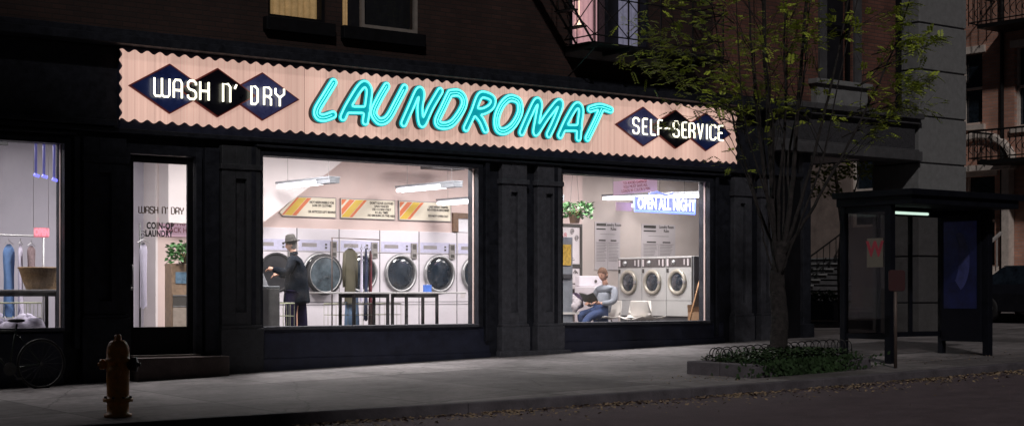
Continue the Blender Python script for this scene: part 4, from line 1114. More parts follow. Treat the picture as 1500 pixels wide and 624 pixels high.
hd = MB(); hf, hr, hu = head_geo(hd, (.085, 0, 1.63), (1, .12, 0), .22); add_hand(hd, (.40, .15, 1.22), (1, -.2, .1)); add_hand(hd, (.38, -.17, 1.13), (1, .2, -.2), -1)
hd.tube([(.04, 0, 1.46), (.06, 0, 1.56)], .052, 12)
hd.build('head', 'skin', man, local=True, smooth=True)
hair_cap('hair', 'hairg', man, Vector((.085, 0, 1.63)), hf, hr, hu, grow=1.05)
h = MB(); h.lathe([(.001, .125), (.05, .128), (.078, .112), (.092, .06), (.100, .0), (.10, -.004), (.155, -.002), (.160, .004), (.155, .008), (.10, .006)], (.09, 0, 1.685), (.16, 0, 1), 28, capped=False)
ht = h.build('hat', 'hat', man, local=True, smooth=True)
MB().lathe([(.1015, .0), (.098, .028)], (.09, 0, 1.687), (.16, 0, 1), 28, capped=False).build('hat_band', 'ink', ht, local=True, smooth=True)
cp = [(-.01,0,.62,(.205,.25)), (-.01,0,.66,(.21,.255)), (0,0,1.05,(.19,.235)), (.0,0,1.25,(.195,.24)), (.01,0,1.39,(.155,.20)), (.035,0,1.475,(.085,.09)),
      (.02,.20,1.37,.095), (.09,.255,1.16,.080), (.20,.22,1.17,.072), (.37,.165,1.215,.056), (.02,-.20,1.37,.095), (.07,-.26,1.14,.080), (.19,-.24,1.12,.072), (.35,-.195,1.125,.056)]
skinned('coat', cp, [(0,1),(1,2),(2,3),(3,4),(4,5),(4,6),(6,7),(7,8),(8,9),(4,10),(10,11),(11,12),(12,13)], 'coat', man, 2)
skinned('trousers', [(0,0,.92,(.15,.18)), (.03,.09,.80,.13), (.07,.10,.48,.115), (.06,.10,.10,.11), (-.02,-.09,.80,.13), (-.06,-.10,.48,.115), (-.08,-.10,.10,.11)], [(0,1),(1,2),(2,3),(0,4),(4,5),(5,6)], 'trou', man)
v_ = MB(); v_.box(-.215, -.195, -.004, .004, .66, .95); v_.build('coat_vent', 'black', man, local=True)
c2 = MB(); c2.lathe([(.072, 0), (.066, .05), (.06, .052)], (.035, 0, 1.46), (.2, 0, 1), 18, capped=False); c2.build('collar', 'coat', man, local=True, smooth=True)
for s in (-1, 1):
    sh = MB(); sh.sphere((.06, .11*s, .045), .05, 12, (2.4, .85, .85)); sh.build('shoe', 'black', man, local=True, smooth=True)

# seated reader
kid = thing('person', 'young man in grey sweater and jeans sitting reading an open book', 'person', (21.0, 2.0, FZ), R(188))
kid.scale = (1.1, 1.1, 1.1)
SH = .28
pts = [(0,0,SH+.10,(.12,.15)), (.20,.10,SH+.09,.085), (.46,.15,SH+.06,.062), (.62,.17,.27,.050), (.76,.18,.08,.038), (.87,.19,.04,(.032,.04)),
       (.20,-.10,SH+.09,.085), (.45,-.14,SH+.08,.062), (.40,-.15,.28,.050), (.33,-.15,.08,.038), (.44,-.16,.035,(.032,.04)),
       (-.07,0,SH+.33,(.07,.10)), (-.11,0,SH+.49,(.06,.09)), (-.09,0,SH+.59,.042), (-.06,0,SH+.67,.042),
       (-.10,.16,SH+.49,.03), (-.02,.25,SH+.31,.034), (.22,.14,SH+.27,.032), (-.10,-.16,SH+.49,.03), (-.03,-.26,SH+.30,.034), (.21,-.14,SH+.25,.032)]
ed = [(0,1),(1,2),(2,3),(3,4),(4,5),(0,6),(6,7),(7,8),(8,9),(9,10),(0,11),(11,12),(12,13),(13,14),(12,15),(15,16),(16,17),(12,18),(18,19),(19,20)]
skinned('body', pts, ed, 'skin', kid)
hd = MB(); hf, hr, hu = head_geo(hd, (-.01, 0, SH+.79), (1, .1, 0), .42); add_hand(hd, (.27, .11, SH+.29), (.9, -.3, .3), 1); add_hand(hd, (.26, -.11, SH+.27), (.9, .3, .3), -1)
hd.tube([(-.09, 0, SH+.60), (-.045, 0, SH+.71)], .048, 12)
# ears and brow are part of the head mesh
hd.build('head', 'skin', kid, local=True, smooth=True)
hair_cap('hair', 'hair', kid, Vector((-.01, 0, SH+.79)), hf, hr, hu, grow=1.09, front=.55)
ey = MB()
for s in (-1, 1): ey.sphere(Vector((-.01, 0, SH+.79))+hf*.084+hr*(.03*s)+hu*.006, .0075, 8); ey.tube([Vector((-.01, 0, SH+.79))+hf*.09+hr*(.018*s)+hu*.026, Vector((-.01, 0, SH+.79))+hf*.086+hr*(.044*s)+hu*.026], .004, 5)
ey.build('eyes', 'hair', kid, local=True)
cp = [(0,0,SH+.13,(.145,.175)), (-.04,0,SH+.28,(.135,.17)), (-.09,0,SH+.45,(.13,.175)), (-.10,0,SH+.55,(.115,.165)), (-.09,0,SH+.625,(.072,.075)),
      (-.10,.20,SH+.51,.09), (-.02,.255,SH+.31,.066), (.08,.215,SH+.28,.056), (.21,.15,SH+.275,.044), (-.10,-.20,SH+.51,.09), (-.03,-.265,SH+.30,.066), (.08,-.22,SH+.26,.056), (.20,-.15,SH+.255,.044)]
skinned('sweater', cp, [(0,1),(1,2),(2,3),(3,4),(3,5),(5,6),(6,7),(7,8),(3,9),(9,10),(10,11),(11,12)], 'sweat', kid, 1)
skinned('jeans', [(-.02,0,SH+.10,(.14,.17)), (.20,.10,SH+.095,.098), (.46,.15,SH+.06,.078), (.62,.17,.27,.07), (.75,.18,.10,.066), (.20,-.10,SH+.095,.098), (.45,-.14,SH+.08,.078), (.40,-.15,.26,.07), (.33,-.15,.09,.066)],
        [(0,1),(1,2),(2,3),(3,4),(0,5),(5,6),(6,7),(7,8)], 'jean', kid)
for s, xx in ((1, .82), (-1, .39)):
    sh = MB(); sh.sphere((xx, .165*s, .045), .05, 12, (2.3, .85, .85)); sh.build('shoe', 'whitec', kid, local=True, smooth=True)
bk = thing('book', 'open book with dark cover held by the seated reader', 'book', (20.70, 1.96, FZ+.61), R(188))
bk.scale = (1.1, 1.1, 1.1)
b = MB()
for s in (-1, 1):
    b.add([(0, 0, 0), (0.03, .17*s, .03), (.17, .17*s, .19), (.14, 0, .15)], [(0,1,2,3)])
b.build('cover', mat('dark_green_cover', (.045, .05, .04), .6), bk, local=True)
b = MB()
for s in (-1, 1):
    b.add([(-.012, 0.004*s, .012), (.016, .16*s, .045), (.150, .16*s, .200), (.124, .004*s, .160)], [(0,1,2,3)])
b.build('pages', 'paper', bk, local=True)
# crumpled coat and bag beside him
def lump(name, lab, cat, m, c, r, sc, seedv):
    mb = MB(); rnd = random.Random(seedv); n = 28; mm = 18
    ph = [rnd.uniform(0, 6) for _ in range(6)]
    for i in range(mm+1):
        th = PI*i/mm
        for j in range(n):
            a = 2*PI*j/n
            k = 1+.16*math.sin(3*a+ph[0]+2*th)+.10*math.sin(5*a+ph[1]-3*th)+.08*math.sin(9*a+ph[2]+6*th)
            mb.v.append((c[0]+sc[0]*r*k*math.sin(th)*math.cos(a), c[1]+sc[1]*r*k*math.sin(th)*math.sin(a), c[2]+sc[2]*r*k*math.cos(th)))
    for i in range(mm):
        for j in range(n):
            a = i*n+j; b = i*n+(j+1) % n; mb.f.append((a, a+n, b+n, b))
    return mb.build(name, m, smooth=True, label=lab, cat=cat)
lump('jacket', 'crumpled pale grey jacket heaped left of the seated reader', 'jacket', mat('pale_jacket', (.42, .38, .40), .9, ns=7, na=.5), (20.36, 2.25, .98), .21, (1.15, .8, .8), 3)
lump('bag', 'dark purple bag behind the open book', 'bag', mat('dark_purple_cloth', (.05, .03, .06), .9, ns=8), (20.72, 2.5, 1.05), .17, (1.1, .8, .8), 5)
MB().box(19.9, 20.75, 2.08, 2.6, FZ+.4, FZ+.44).box(19.95, 20.0, 2.1, 2.15, FZ, FZ+.4).box(20.65, 20.7, 2.1, 2.15, FZ, FZ+.4).box(19.95, 20.0, 2.5, 2.55, FZ, FZ+.4).box(20.65, 20.7, 2.5, 2.55, FZ, FZ+.4).build('low_bench', 'shell', label='low pale bench carrying the heaped jacket and bag', cat='bench')

# moulded chairs
def make_chair():
    t = thing('moulded_chair', 'white moulded plastic shell chair', 'chair', (0,0,0), group='white moulded shell chairs')
    prof = [(.24, .365), (.20, .385), (.1, .37), (0, .355), (-.12, .36), (-.20, .40), (-.25, .48), (-.285, .60), (-.31, .72), (-.32, .79)]
    mb = MB(); n = 12
    pr = catmull(prof, 3)
    for i, (x, z) in enumerate(pr):
        t_ = i/(len(pr)-1); hw = .23*(1-.18*max(0, t_-.75)/.25)*(1-.25*max(0, .08-t_)/.08)
        for j in range(n+1):
            s = -1+2*j/n
            lift = .05*abs(s)**3
            mb.v.append((x+(lift*.9 if z > .46 else 0), hw*s, z+(lift if z <= .46 else 0)))
    for i in range(len(pr)-1):
        for j in range(n):
            a = i*(n+1)+j; mb.f.append((a, a+1, a+n+2, a+n+1))
    o = mb.build('shell', 'shell', t, local=True, smooth=True)
    s = o.modifiers.new('solid', 'SOLIDIFY'); s.thickness = .012
    for x in (.15, -.15):
        for y in (-.16, .16):
            MB().tube([(x*.6, y*.7, .35), (x*1.2, y*1.2, 0)], .011, 7).build('leg', 'chrome', t, local=True, smooth=True)
    return t
CH = make_chair(); CH.location = (21.02, 2.0, FZ); CH.rotation_euler = (0, 0, R(188)); CH.scale = (1.1, 1.05, .84); CH['label'] = 'white shell chair the reader is sitting on'
dup(CH, (21.36, 1.45, FZ), R(205), 'empty white shell chair beside the reader, its seat toward the window')
dup(CH, (21.66, 1.38, FZ), R(10), 'empty white shell chair turned away toward the washers')
mg = thing('magazine', 'folded magazine lying on the empty white chair seat', 'magazine', (21.24, 1.4, FZ+.318))
MB().box(21.12, 21.36, 1.3, 1.5, FZ+.318, FZ+.332).build('cover', 'olive', mg); MB().box(21.12, 21.358, 1.302, 1.498, FZ+.3325, FZ+.34).build('pages', 'paper', mg)

# broom and carton at right edge
br = thing('broom', 'broom with long wooden handle leaning right of the washers', 'broom', (21.7, .36, FZ))
MB().tube([(21.72, .36, .52), (22.02, .40, 1.25), (22.32, .44, 1.98)], .018, 8).build('handle', 'woodl', br, smooth=True)
b = MB(); b.add([(21.58, .30, FZ), (21.80, .30, FZ), (21.80, .42, FZ), (21.58, .42, FZ), (21.68, .34, .56), (21.76, .34, .56), (21.76, .38, .56), (21.68, .38, .56)], [(0,3,2,1),(4,5,6,7),(0,1,5,4),(1,2,6,5),(2,3,7,6),(3,0,4,7)])
b.build('bristles', 'wicker', br)
cb = thing('cardboard_box', 'open brown cardboard box on floor by the right window edge', 'cardboard box', (22.4, .65, FZ))
MB().box(22.16, 22.7, .42, .80, FZ, .84).build('carton', 'card', cb)
MB().add([(22.16, .42, .84), (22.7, .42, .84), (22.66, .34, 1.0), (22.2, .36, .96)], [(0,1,2,3)]).add([(22.16, .80, .84), (22.7, .80, .84), (22.62, .86, 1.02), (22.2, .86, .98)], [(0,1,2,3)]).build('flap', 'card', cb)

# ------------------------------------------------------------------ seen through the door
vd = thing('soap_vending_machine', 'woodgrain soap vending cabinet behind the door glass', 'vending machine', (12.3, 2.8, FZ))
MB().box(12.06, 12.95, 2.6, 2.86, FZ, 1.70).build('body', 'fauxw', vd, bevel=.01)
MB().box(12.13, 12.36, 2.59, 2.60, 1.37, 1.56).build('window', mat('blue_display', (.12, .2, .28), .3, ns=8, na=.5), vd)
MB().box(12.08, 12.93, 2.585, 2.60, 1.16, 1.18).box(12.08, 12.93, 2.585, 2.60, .98, 1.0).build('trim', 'chrome', vd)
MB().box(12.08, 12.93, 2.59, 2.60, 1.0, 1.16).build('dispensing_slot', 'ink', vd)
MB().box(12.08, 12.93, 2.585, 2.60, .45, .97).build('lower_panel', mat('grey_brown_panel', (.30, .25, .21), .5, ns=10), vd)
dp = thing('potted_plant', 'bushy green plant in wicker pot on the vending cabinet', 'potted plant', (12.35, 2.85, 1.7))
MB().lathe([(.11, 0), (.15, .17), (.14, .17)], (12.42, 2.73, 1.70), (0,0,1), 18).build('pot', 'wicker', dp, smooth=True)
m = MB(); leaves(m, (12.34, 2.72, 1.90), 420, .27, .28, .08); m.build('foliage', 'leafp', dp)
pb = thing('pink_wall_banner', 'pink paper banner with red capitals on wall behind the door', 'banner', (12.9, 4.0, 2.2))
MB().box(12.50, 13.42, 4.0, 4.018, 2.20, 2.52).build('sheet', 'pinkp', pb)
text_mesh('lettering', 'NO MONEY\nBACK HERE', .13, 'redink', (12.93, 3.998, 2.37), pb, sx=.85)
crk = thing('coat_rack', 'dark scrolled iron coat rack standing inside the door', 'coat rack', (11.1, 1.6, FZ))
r_ = MB(); r_.tube([(11.03, 1.6, FZ), (11.03, 1.6, 2.3)], .016, 8)
r_.tube([(11.0+.07+.07*math.cos(a*.35)*(1-a/34), 1.6, 2.12+.07*math.sin(a*.35)*(1-a/34)) for a in range(30)], .007, 5)
r_.tube([(10.85, 1.6, FZ+.02), (11.2, 1.6, FZ+.02)], .014, 6)
r_.tube([(11.03, 1.4, FZ+.02), (11.03, 1.8, FZ+.02)], .014, 6)
r_.build('stand', 'blackm', crk, smooth=True)
hang('lilac_robe', 'pale lilac robe hanging on the coat rack behind the door glass', 'robe', 'whitec', 11.05, 1.52, 2.0, .13, 1.02, 'shirt', .3)
gl = thing('globe_lamp', 'small round white globe lamp behind the door glass', 'lamp', (12.2, 5.3, 3.2))
MB().sphere((11.75, 4.0, 3.12), .11, 18).build('globe', emis('globe_white', (1, .95, .9), 1.4), gl, smooth=True); MB().tube([(11.75, 4.0, 3.23), (11.75, 4.0, 4.0)], .01, 6).build('stem', 'lampm', gl)

# ------------------------------------------------------------------ left window
rk = thing('clothes_rack', 'chrome clothes rail on posts at far left of the left window', 'clothes rack', (8.9, 2.0, FZ))
r_ = MB(); r_.tube([(7.4, 2.0, 2.10), (9.62, 2.0, 2.08)], .014, 8); r_.tube([(9.62, 2.0, 2.08), (9.62, 2.0, FZ)], .014, 8); r_.tube([(7.45, 2.0, 2.10), (7.45, 2.0, FZ)], .014, 8); r_.tube([(9.62, 1.75, FZ+.02), (9.62, 2.25, FZ+.02)], .014, 8); r_.tube([(7.45, 1.75, FZ+.02), (7.45, 2.25, FZ+.02)], .014, 8)
r_.build('rail', 'chrome', rk, smooth=True)
hang('denim_shirt', 'blue denim shirt at the left end of the clothes rail', 'shirt', 'bluec', 8.72, 2.0, 1.95, .30, 1.0, 'shirt', .4, sleeves=True)
hang('denim_shirt', 'blue denim shirt next to the white one on the rail', 'shirt', 'bluec', 9.08, 2.0, 1.95, .24, 1.1, 'shirt', .6)
hang('white_shirt', 'lilac white shirt hanging on the clothes rail', 'shirt', 'whitec', 9.26, 2.0, 1.95, .16, 1.15, 'shirt', .9)
hang('tweed_top', 'mottled brown top hanging at right end of the rail', 'shirt', 'tweed', 9.43, 2.0, 1.93, .20, .62, 'shirt', .7)
table(6.6, 9.72, 1.0, 1.5, 1.26, 'long black table behind the left window carrying a wicker basket', (7.0, 9.45))
bs = thing('wicker_basket', 'oval woven wicker basket on the table in left window', 'basket', (9.35, 1.2, 1.26))
m = MB(); n = 32
pr = [(.0, .0), (.24, .0), (.30, .14), (.345, .28), (.355, .31), (.34, .315), (.28, .14), (.2, .03), (0, .03)]
for r0, z0 in pr:
    for j in range(n):
        a = 2*PI*j/n; m.v.append((9.30+r0*math.cos(a), 1.25+r0*.62*math.sin(a), 1.262+z0+.012*(j % 2)*(z0 > .05)))
for i in range(len(pr)-1):
    for j in range(n): m.f.append((i*n+j, i*n+(j+1) % n, (i+1)*n+(j+1) % n, (i+1)*n+j))
m.build('basketwork', 'wicker', bs)
MB().tube([(9.30+.352*math.cos(2*PI*j/24), 1.25+.218*math.sin(2*PI*j/24), 1.58) for j in range(24)], .014, 7, closed=True).build('rim', 'wicker', bs, smooth=True)
cart(8.0, 9.55, 1.9, 2.5, None, 'wire laundry cart under the clothes rail in left window', 1.06)
lump('white_laundry', 'pile of white laundry on the floor in left window', 'laundry', 'whitec', (9.2, 1.6, .66), .24, (1.3, .9, .8), 11)
lump('white_laundry', 'pale laundry heaped in the wire cart of left window', 'laundry', 'whitec', (8.7, 2.2, .76), .24, (1.7, .8, .6), 14)
nb = thing('blue_reflection_tubes', 'four blue vertical glowing tubes standing in for neon reflections in left window', 'reflection', (9.0, .3, 2.8))  # glowing tubes built in place of neon reflections in the glass
for i, (x, z) in enumerate(((8.83, 2.88), (8.95, 2.87), (9.10, 2.83), (9.21, 2.80))):
    MB().tube([(x, .3, 3.5), (x, .3, z)], .02, 8).build('tube', mat('dim_blue_tube', (.3, .3, .5), .5, emit=(.19, .18, .62), es=.30), nb, smooth=True)
    MB().tube([(x-.03, .29, z+.01), (x+.045, .29, z-.012)], .022, 8).build('tube_end', emis('blue_end', (.2, .2, 1), 1.6), nb, smooth=True)
pn = thing('pink_reflection_letters', 'small glowing pink lettering standing in for a neon reflection in the left window', 'neon sign', (8.9, .3, 2.0))  # solid lettering built in place of a pink neon reflection
text_mesh('lettering', 'OPEN', .135, 'paper', (8.91, .28, 2.07), pn, sx=.62, off=.008)
pn.children[0].data.materials[0] = emis('pink_reflection', (1., .25, .33), 1.6)
MB().box(8.80, 9.02, .30, .305, 2.0, 2.14).build('glow_plate', emis('pink_plate', (1., .3, .38), .5), pn)
MB().tube([(8.8, .31, 2.14), (8.8, .31, 4.0)], .003, 5).build('wire', 'inkg', pn); MB().tube([(9.02, .31, 2.14), (9.02, .31, 4.0)], .003, 5).build('wire', 'inkg', pn)
du = thing('ceiling_track', 'dark ceiling track at the top left of left window', 'ceiling track', (8.6, 2.6, 3.5))
MB().box(7.4, 9.3, 2.6, 2.72, 3.50, 3.58).build('bar', 'seam', du); MB().lathe([(.05, 0), (.09, .14)], (8.7, 2.66, 3.36), (0,0,1), 14).build('spotlight', 'black', du)

# ------------------------------------------------------------------ bicycle
bi = thing('bicycle', 'dark bicycle leaning below the left shop window', 'bicycle', (8.0, -.45, gz(8, 0)))
gy = gz(8, 0); zc = gy+.345
def wheel(cx):
    w_ = MB(); w_.tube([(cx+.335*math.cos(2*PI*i/40), -.42, zc+.335*math.sin(2*PI*i/40)) for i in range(40)], .016, 7, closed=True)
    o = w_.build('wheel', 'gasket', bi, smooth=True)
    MB().tube([(cx+.315*math.cos(2*PI*i/40), -.42, zc+.315*math.sin(2*PI*i/40)) for i in range(40)], .008, 6, closed=True).build('rim', 'bikem', o, smooth=True)
    sp = MB()
    for k in range(18):
        a = 2*PI*k/18; sp.tube([(cx+.02*math.cos(a+.5), -.42, zc+.02*math.sin(a+.5)), (cx+.31*math.cos(a), -.42, zc+.31*math.sin(a))], .0014, 4)
    sp.build('spokes', 'bikem', o)
    MB().lathe([(.02, -.035), (.02, .035)], (cx, -.42, zc), (0,1,0), 12).build('hub', 'bikem', o)
wheel(8.62); wheel(7.58)
bf = MB()
def tb(a, b, r=.015): bf.tube([(a[0], -.42, gy+a[1]), (b[0], -.42, gy+b[1])], r, 8)
tb((8.28, .90), (8.17, .29)); tb((8.25, .80), (7.72, .80)); tb((8.17, .29), (7.74, .72)); tb((8.17, .29), (8.62, .345), .010); tb((8.26, .78), (8.62, .345), .010); tb((7.72, .86), (7.74, .70), .018); tb((7.74, .70), (7.58, .345), .012)
bf.build('frame', mat('dark_green_frame', (.03, .04, .035), .35, metal=.3), bi, smooth=True)
sd = MB(); sd.sphere((8.27, -.42, gy+.945), .05, 12, (2.6, 1.2, .5)); sd.build('saddle', 'black', bi, smooth=True)
hb = MB(); hb.tube([(7.72, -.42, gy+.92), (7.66, -.42, gy+.95)], .013, 7); hb.tube([(7.62, -.62, gy+.88), (7.66, -.6, gy+.96), (7.66, -.24, gy+.96), (7.62, -.22, gy+.88)], .012, 7); hb.tube([(7.72, -.42, gy+.85), (7.72, -.42, gy+.93)], .013, 7); hb.build('handlebar', 'bikem', bi, smooth=True)
cr = MB(); cr.lathe([(.09, -.004), (.09, .004)], (8.17, -.45, gy+.29), (0,1,0), 22); cr.tube([(8.17, -.47, gy+.29), (8.27, -.47, gy+.16)], .01, 6); cr.tube([(8.17, -.38, gy+.29), (8.07, -.38, gy+.42)], .01, 6); cr.box(8.24, 8.31, -.54, -.47, gy+.145, gy+.17); cr.box(8.03, 8.10, -.37, -.30, gy+.41, gy+.435)
cr.build('crank', 'bikem', bi)

# ------------------------------------------------------------------ hydrant
hx, hy = 7.86, -4.62; hz = gz(hx, hy)
hy_ = thing('fire_hydrant', 'orange fire hydrant with dark side cap near the kerb', 'fire hydrant', (hx, hy, hz))
b = MB(); b.lathe([(.155, 0), (.155, .035), (.125, .04), (.125, .16), (.135, .17), (.17, .175), (.17, .215), (.135, .22), (.125, .24), (.13, .45), (.13, .62), (.148, .63), (.148, .66), (.13, .67), (.13, .74), (.122, .80), (.10, .85), (.07, .875), (.001, .88)], (hx, hy, hz), (0,0,1), 28)
b.build('barrel', 'hyd', hy_, smooth=True)
b = MB()
for k in range(8):
    a = 2*PI*k/8; b.lathe([(.016, 0), (.016, .02)], (hx+.15*math.cos(a), hy+.15*math.sin(a), hz+.215), (0,0,1), 6)
b.build('bolts', 'hydb', hy_)
MB().lathe([(.045, -.01), (.042, .05), (.03, .06)], (hx, hy, hz+.88), (0,0,1), 5).build('operating_nut', 'hyd', hy_)
rt = Vector((.789, -.614, 0)); fw = Vector((-.614, -.789, 0))
MB().lathe([(.06, .10), (.065, .15), (.085, .155), (.085, .215), (.05, .225), (.022, .23), (.022, .26)], (hx, hy, hz+.60), rt, 18).build('outlet_cap', 'hydb', hy_, smooth=True)
MB().lathe([(.05, .10), (.052, .16), (.06, .165), (.06, .20), (.02, .205), (.02, .23)], (hx, hy, hz+.60), -rt, 18).build('side_cap', 'hyd', hy_, smooth=True)
MB().lathe([(.06, .10), (.06, .14), (.075, .145), (.075, .19), (.03, .195), (.02, .22)], (hx, hy, hz+.52), fw, 18).build('front_cap', 'hyd', hy_, smooth=True)

# ------------------------------------------------------------------ planter, hoops, ivy
PL = [(16.72, -4.78), (16.88, -5.98), (19.45, -5.98), (20.15, -4.62)]
pt = thing('tree_planter', 'low stone edged planting bed around the street tree', 'planter', (18.4, -5.3, gz(18.4, -5.3)))
st = MB()
def edge(a, b, w_=.16, n=3, h=.19):
    a = Vector((*a, 0)); b = Vector((*b, 0)); d = (b-a).normalized(); nn = Vector((-d.y, d.x, 0))*w_
    L = (b-a).length/n
    for i in range(n):
        p = a+d*(L*i+.006); q = a+d*(L*(i+1)-.006)
        st.prism_z([(p.x, p.y), (q.x, q.y), (q.x+nn.x, q.y+nn.y), (p.x+nn.x, p.y+nn.y)], lambda x, y: gz(x, y)-.1, lambda x, y: gz(x, y)+h)
edge(PL[0], PL[1], n=2); edge(PL[1], PL[2], n=4, h=.16); edge(PL[2], PL[3], n=2, h=.14); edge(PL[3], PL[0], n=5)
st.build('stone_edging', 'kerb', pt, bevel=.015)
MB().prism_z([(x*.985+18.4*.015, y*.96-5.3*.04) for x, y in PL], lambda x, y: gz(x, y), lambda x, y: gz(x, y)+.13).build('soil', 'soil', pt)
hp = thing('hoop_fence', 'low black wire hoop fence at the back of the planting bed', 'fence', (18.9, -4.7, gz(18.9, -4.7)))
hm = MB()
def hoops(a, b, n):
    a = Vector((*a, 0)); b = Vector((*b, 0)); d = (b-a)/n
    for i in range(n):
        p = a+d*i; q = p+d*1.5; z = gz(p.x, p.y)+.10
        hm.tube([(p.x, p.y, z), (p.x, p.y, z+.18)]+[((p.x+q.x)/2-(q.x-p.x)/2*math.cos(t*PI/8), (p.y+q.y)/2-(q.y-p.y)/2*math.cos(t*PI/8), z+.18+.09*math.sin(t*PI/8)) for t in range(9)]+[(q.x, q.y, z+.18), (q.x, q.y, z)], .008, 5)
hoops((17.2, -4.85), (20.0, -4.72), 16); hoops((20.0, -4.72), (19.85, -5.2), 3); hoops((17.15, -5.3), (17.2, -4.85), 3)
hm.build('hoops', 'blackm', hp, smooth=True)
iv = MB()
for i in range(5200):
    x = random.uniform(16.95, 19.5); y = random.uniform(-5.95, -4.8)
    if x > 19.5 and y < -5.2: continue
    hgt = .22*(.4+.6*math.sin((x-16.6)/3.4*PI))*random.random()+.12
    if y < -5.7: hgt *= .6
    p = Vector((x, y, gz(x, y)+hgt)); a = random.uniform(0, 2*PI); s_ = random.uniform(.018, .042)
    u = Vector((math.cos(a), math.sin(a), random.uniform(-.6, .6))).normalized()*s_; w_ = Vector((-math.sin(a), math.cos(a), random.uniform(-.7, .7))).normalized()*s_*.7
    iv.add([p-u, p-w_, p+u, p+w_], [(0,1,2,3)])
for i in range(900):       # trailing over the front edge
    x = random.gauss(18.0, .55); y = -6.0-random.random()*.06; z = gz(x, y)+random.random()*.24
    a = random.uniform(0, 2*PI); s_ = random.uniform(.02, .045); p = Vector((x, y, z))
    u = Vector((math.cos(a), random.uniform(-.3, .3), math.sin(a))).normalized()*s_; w_ = Vector((-math.sin(a), random.uniform(-.5, .5), math.cos(a))).normalized()*s_*.7
    iv.add([p-u, p-w_, p+u, p+w_], [(0,1,2,3)])
iv.build('ivy', 'leafd', kind='stuff', label='dark low ivy filling the planting bed around the tree', cat='ground cover')

# ------------------------------------------------------------------ street tree
TX, TY = 18.5, -4.95; TZ = gz(TX, TY)
tr = thing('street_tree', 'slender multi stemmed street tree with sparse yellow green spring leaves', 'tree', (TX, TY, TZ))
RV = Vector((.789, -.614, 0)); DV = Vector((.614, .789, 0)); UV = Vector((0,0,1)); B0 = Vector((TX, TY, 0))
def pt3(r, z, d=0.): return B0+RV*r+DV*d+UV*z
tm = MB(); twigs = []
def limb(P, r0, r1, n=8, k=5):
    Q = catmull(P, k); m_ = len(Q)
    Q = [Vector(q)+Vector((random.uniform(-1, 1), random.uniform(-1, 1), 0))*.012 for q in Q]
    tm.tube(Q, [r0+(r1-r0)*i/(m_-1) for i in range(m_)], n)
    return Q
limb([pt3(.0, TZ+.05), pt3(.02, .9), pt3(.0, 1.5, .03), pt3(.06, 2.0)], .145, .10, 12)
tm.lathe([(.24, 0), (.19, .12), (.16, .3)], (TX, TY, TZ+.05), (0,0,1), 14, capped=False)
random.seed(21)
main = [([(.0,1.6,0),(-.10,2.6,.05),(-.16,3.6,.1),(-.26,5.0,.1),(-.33,6.6,.1),(-.4,8.2,.1)], .10),
        ([(.0,1.75,0),(-.22,2.5,-.1),(-.42,3.4,-.2),(-.60,4.4,-.3),(-.72,5.6,-.3),(-.9,7.2,-.3)], .055),
        ([(.02,1.8,0),(-.02,2.7,-.2),(.05,3.8,-.35),(.04,5.0,-.4),(.10,6.8,-.4)], .05),
        ([(.05,1.7,0),(.20,2.6,.05),(.30,3.6,.1),(.38,4.8,.1),(.50,6.4,.1),(.6,7.8,.1)], .075),
        ([(.05,1.7,0),(.30,2.5,-.1),(.50,3.2,-.15),(.74,4.2,-.2),(.98,5.3,-.2),(1.2,6.8,-.2)], .055),
        ([(.06,1.75,0),(.42,2.4,-.3),(.80,3.1,-.45),(1.25,4.0,-.6),(1.65,4.9,-.6),(2.1,6.3,-.6)], .05),
        ([(.0,1.7,0),(-.35,2.5,.3),(-.62,3.2,.5),(-.95,4.2,.8),(-1.2,5.3,.9),(-1.5,6.6,1.)], .045),
        ([(.0,1.4,0),(-.30,1.9,-.1),(-.42,2.3,-.15),(-.75,2.9,-.3),(-1.1,3.5,-.4)], .026),
        ([(.2,2.6,.05),(.25,3.4,.5),(.5,4.4,.7),(.62,5.6,.8),(.8,7,.8)], .04),
        ([(.03,1.2,0),(.12,2.2,.2),(.16,3.3,.4),(.22,4.6,.5),(.25,6.4,.6)], .035),([(-.03,1.3,0),(-.15,2.2,.2),(-.2,3.3,.35),(-.38,4.6,.5),(-.45,6.4,.5)], .03),([(.05,1.5,-.05),(.3,2.3,-.3),(.62,3.3,-.5),(.85,4.6,-.6),(1.3,6.4,-.6)], .032),([(.0,1.5,-.05),(-.3,2.6,-.3),(-.75,3.5,-.5),(-1.0,4.6,-.6),(-1.1,6.4,-.6)], .03),
        ([(-.1,2.6,.05),(-.25,3.6,-.6),(-.45,4.7,-.8),(-.5,6.2,-1.)], .035)]
stems = []
for P, r0 in main: stems.append((limb([pt3(p[0]*(.68 if p[0] < 0 else 1), *p[1:]) for p in P], r0*.60, r0*.18, 8), r0))
def twig(p, d, L, r, depth):
    P = [p]; q = p.copy(); d = d.normalized(); r *= .8
    for i in range(4):
        d = (d+Vector((random.uniform(-.22, .22), random.uniform(-.22, .22), random.uniform(-.08, .2)))).normalized()
        q = q+d*L/4; P.append(q.copy())
    tm.tube(P, [r*(1-.7*i/4) for i in range(5)], 5)
    twigs.append((P, d, depth))
    if depth < 2:
        for i in range(random.choice((2, 3))):
            b = P[random.choice((2, 3, 4))]
            dd = (d+Vector((random.uniform(-.8, .8), random.uniform(-.8, .8), random.uniform(-.5, .5)))).normalized()
            twig(b, dd, L*.62, r*.55, depth+1)
for Q, r0 in stems:
    n = len(Q)
    for i in range(int(n*.38), n):
        if random.random() < .30:
            a = random.uniform(0, 2*PI)
            d = RV*math.cos(a)*.8+DV*math.sin(a)*.6+UV*random.uniform(.7, 1.7)
            twig(Q[i], d, random.uniform(.5, 1.1), .010, 0)
